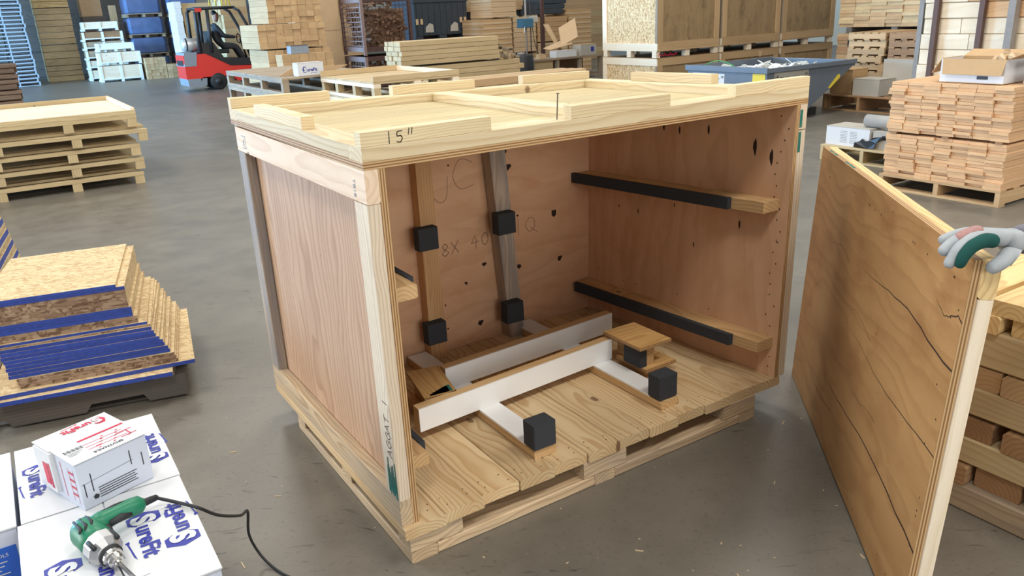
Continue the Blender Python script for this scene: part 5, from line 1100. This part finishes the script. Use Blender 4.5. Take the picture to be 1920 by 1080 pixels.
def whitecrate(label, x0, x1, y0, y1, z0, z1, mat, ribs, group=None):
    t = thing('whitewashed_crate', label, 'crate', ((x0 + x1) / 2, (y0 + y1) / 2, z0), group)
    box('body', x0 + 1, x1 - 1, y0 + 1, y1, z0 + 2.5, z1, mat, t, 'x', .3)
    for x in (x0, (x0 + x1) / 2 - 1.5, x1 - 3): box('foot', x, x + 3, y0, y1, z0, z0 + 2.5, 'paper', t, 'y', 0)
    box('rail', x0, x1, y0, y0 + 1, z0 + 2.5, z0 + 4, 'paper', t, 'x', 0)
    for k in range(ribs): x = x0 + k * (x1 - x0 - 3) / max(1, ribs - 1); box('rib', x, x + 3, y0 + .2, y0 + 1, z0 + 4, z1 - .1, 'paper', t, 'z', 0)
    return t
whitecrate('bottom whitewashed crate at the front of the far left row', 92, 141, 1060, 1090, 0, 19, 'pine_white', 3); whitecrate('middle whitewashed crate at the front of the far left row', 93, 142, 1060, 1090, 20, 35, 'pine_white', 3); whitecrate('top whitewashed crate with crumpled paper at the far left', 94, 136, 1060, 1090, 36, 46, 'paper', 2)
for i, (z0, z1, m) in enumerate(((0, 13, 'pine_white'), (13.5, 25, 'pine_white'), (25.5, 37, 'pine_weather'), (37.5, 48, 'pine_weather'), (48.5, 60, 'pine_brown'), (61, 72, 'pine_white'))):
    whitecrate(['lowest', 'second', 'third', 'fourth', 'fifth', 'topmost'][i] + ' of six whitewashed crates stacked behind at the far left', 85 + (2 if i == 5 else 0), 133 - (4 if i == 5 else 0), 1110, 1140, z0, z1, m, 3)
bundle('low bundle of orange brown boards in front of the blue wrapped loads', 144, 168, 1048, 1080, 0, 26, 7, 5, 'y', ['pine_tan'], jit=.5, seed=130)
bundle('lower right part bundle of orange brown boards by the forklift', 168.5, 182, 1048, 1080, 0, 17, 5, 2, 'y', ['pine_tan'], jit=.5, seed=131)
def wrapped(label, x0, x1, y0, z0, z1):
    t = thing('wrapped_load', label, 'load', ((x0 + x1) / 2, y0 + 20, z0)); xm = (x0 + x1) / 2; w = (x1 - x0) / 2; hh = z1 - z0 - 4.5
    vs = []; fs = []; rings = [(.0, .93), (.06, .985), (.5, 1.0), (.9, .99), (1.0, .92)]
    for t_, s in rings:
        for (a, b) in ((-1, -.8), (-.85, -1), (0, -1.03), (.85, -1), (1, -.8), (1, .8), (.85, 1), (-.85, 1), (-1, .8)): vs.append((xm + a * w * s, y0 + 20 + b * 20 * s, z0 + 4.5 + t_ * hh))
    for i in range(4):
        for j in range(9): fs.append((i * 9 + j, i * 9 + (j + 1) % 9, (i + 1) * 9 + (j + 1) % 9, (i + 1) * 9 + j))
    fs.append(tuple(range(36, 45))); fs.append(tuple(range(8, -1, -1))); mk('wrapping', vs, fs, 'wrap_blue', t, smooth=False)
    for x in (x0, xm - 1.5, x1 - 3): box('stringer', x, x + 3, y0 + 1, y0 + 39, z0, z0 + 3.5, 'pine_weather', t, 'y', 0)
    box('deck', x0, x1, y0, y0 + 40, z0 + 3.5, z0 + 4.5, 'pine_weather', t, 'x', 0)
for i, (z0, z1) in enumerate(((0, 25), (25.5, 49.5), (50, 75), (75.5, 105))): wrapped('blue plastic wrapped load in the left column, ' + ['bottom', 'second', 'third', 'top'][i], 141, 185, 1110, z0, z1)
for i, (z0, z1) in enumerate(((0, 23), (23.5, 47.5), (48, 73.5), (74, 105))): wrapped('blue plastic wrapped load in the right column, ' + ['bottom', 'second', 'third', 'top'][i], 193, 232, 1110, z0, z1)
ws = bundle('tall stack of white sheets left of the forklift roof', 180, 188, 1000, 1040, 0, 90, 12, 1, 'x', 'paper', name='sheet_stack', cat='stack', jit=.3, seed=140)
bundle('pale board stack behind the forklift cab', 190, 246, 1004, 1040, 0, 88, 14, 3, 'x', ['pine_straw', 'card_tan'], jit=.6, seed=141)
sp = single('plywood_board', 'narrow orange plywood sheet standing behind the whitewashed crates', 'panel', 127, 136, 1150, 1153, 0, 92, 'pine_tan', None, 'z', .1)
# dark stacks added to fill the dark gaps between the far rows
def filler(label, x0, x1, y0, y1, z1, mat):
    t = thing('filler_stack', label, 'stack', ((x0 + x1) / 2, (y0 + y1) / 2, 0)); n = 4
    for k in range(n): box('layer', x0 + (k % 2) * .8, x1 - (k * 3 % 2), y0 + (k % 3) * .6, y1, k * z1 / n + 2, (k + 1) * z1 / n, mat, t, 'x', .6); box('bearer', x0 + 2, x1 - 2, y0 + 2, y1 - 2, k * z1 / n + .02, k * z1 / n + 1.98, 'pine_dark', t, 'x', 0)
for i, (x0, x1, l) in enumerate(((-90, 0, 'dark filler stack for the gap behind the white pallets'), (4, 84, 'dark filler stack for the gap behind the cream crates'), (88, 160, 'dark filler stack for the gap behind the whitewashed crates'), (166, 262, 'dark filler stack for the gap behind the blue wrapped loads'), (420, 470, 'dark green grey filler stack right of the forklift mast'))):
    filler(l, x0, x1, 1270, 1330, 140, 'pine_dark')

# ------------------------------------------------------------------ small things on the floor
gsr = tube('strapping_strip', [(78.5, 25.5, .1), (88.5, 23.8, .25), (93, 23, .1)], .22, 'green_strap', None, 6); tags(gsr, 'short strip of green strapping on the floor by the panel', 'strap')
rr = random.Random(99); spots = [(30, -24), (48, -14), (20, -30), (-13, 3), (-16, 12), (55, -20), (36, -36), (14, -22), (70, -14), (62, -4), (-8, 24), (-10, 40), (24, -14), (44, -30), (52, -34), (8, -30)]
for i, (x, y) in enumerate(spots):
    T0 = ctx.T; ctx.T = Matrix.Translation((x, y, .06)) @ Matrix.Rotation(rr.uniform(0, 3), 4, 'Z')
    L = rr.uniform(.3, .7); single('wood_splinter', 'tiny pale wood splinter lying on the concrete floor', 'splinter', -L, L, -.06, .06, -.05, .05, 'chip', None, 'x', 0, group='wood splinters scattered on the floor'); ctx.T = T0
sd = MB()
for i in range(150):
    x, y = rr.uniform(-14, 75), rr.uniform(-45, 60)
    if -1 < x < 68 and -1.5 < y < 50: continue
    s_ = rr.uniform(.04, .13); a = rr.uniform(0, 3); sd.box(-s_ * 1.6, s_ * 1.6, -s_ * .5, s_ * .5, 0, .04, Matrix.Rotation(a, 3, 'Z'), (x, y, .005))
tags(sd.build('sawdust', 'chip'), 'fine sawdust flecks scattered over the concrete around the crate', 'sawdust', kind='stuff')
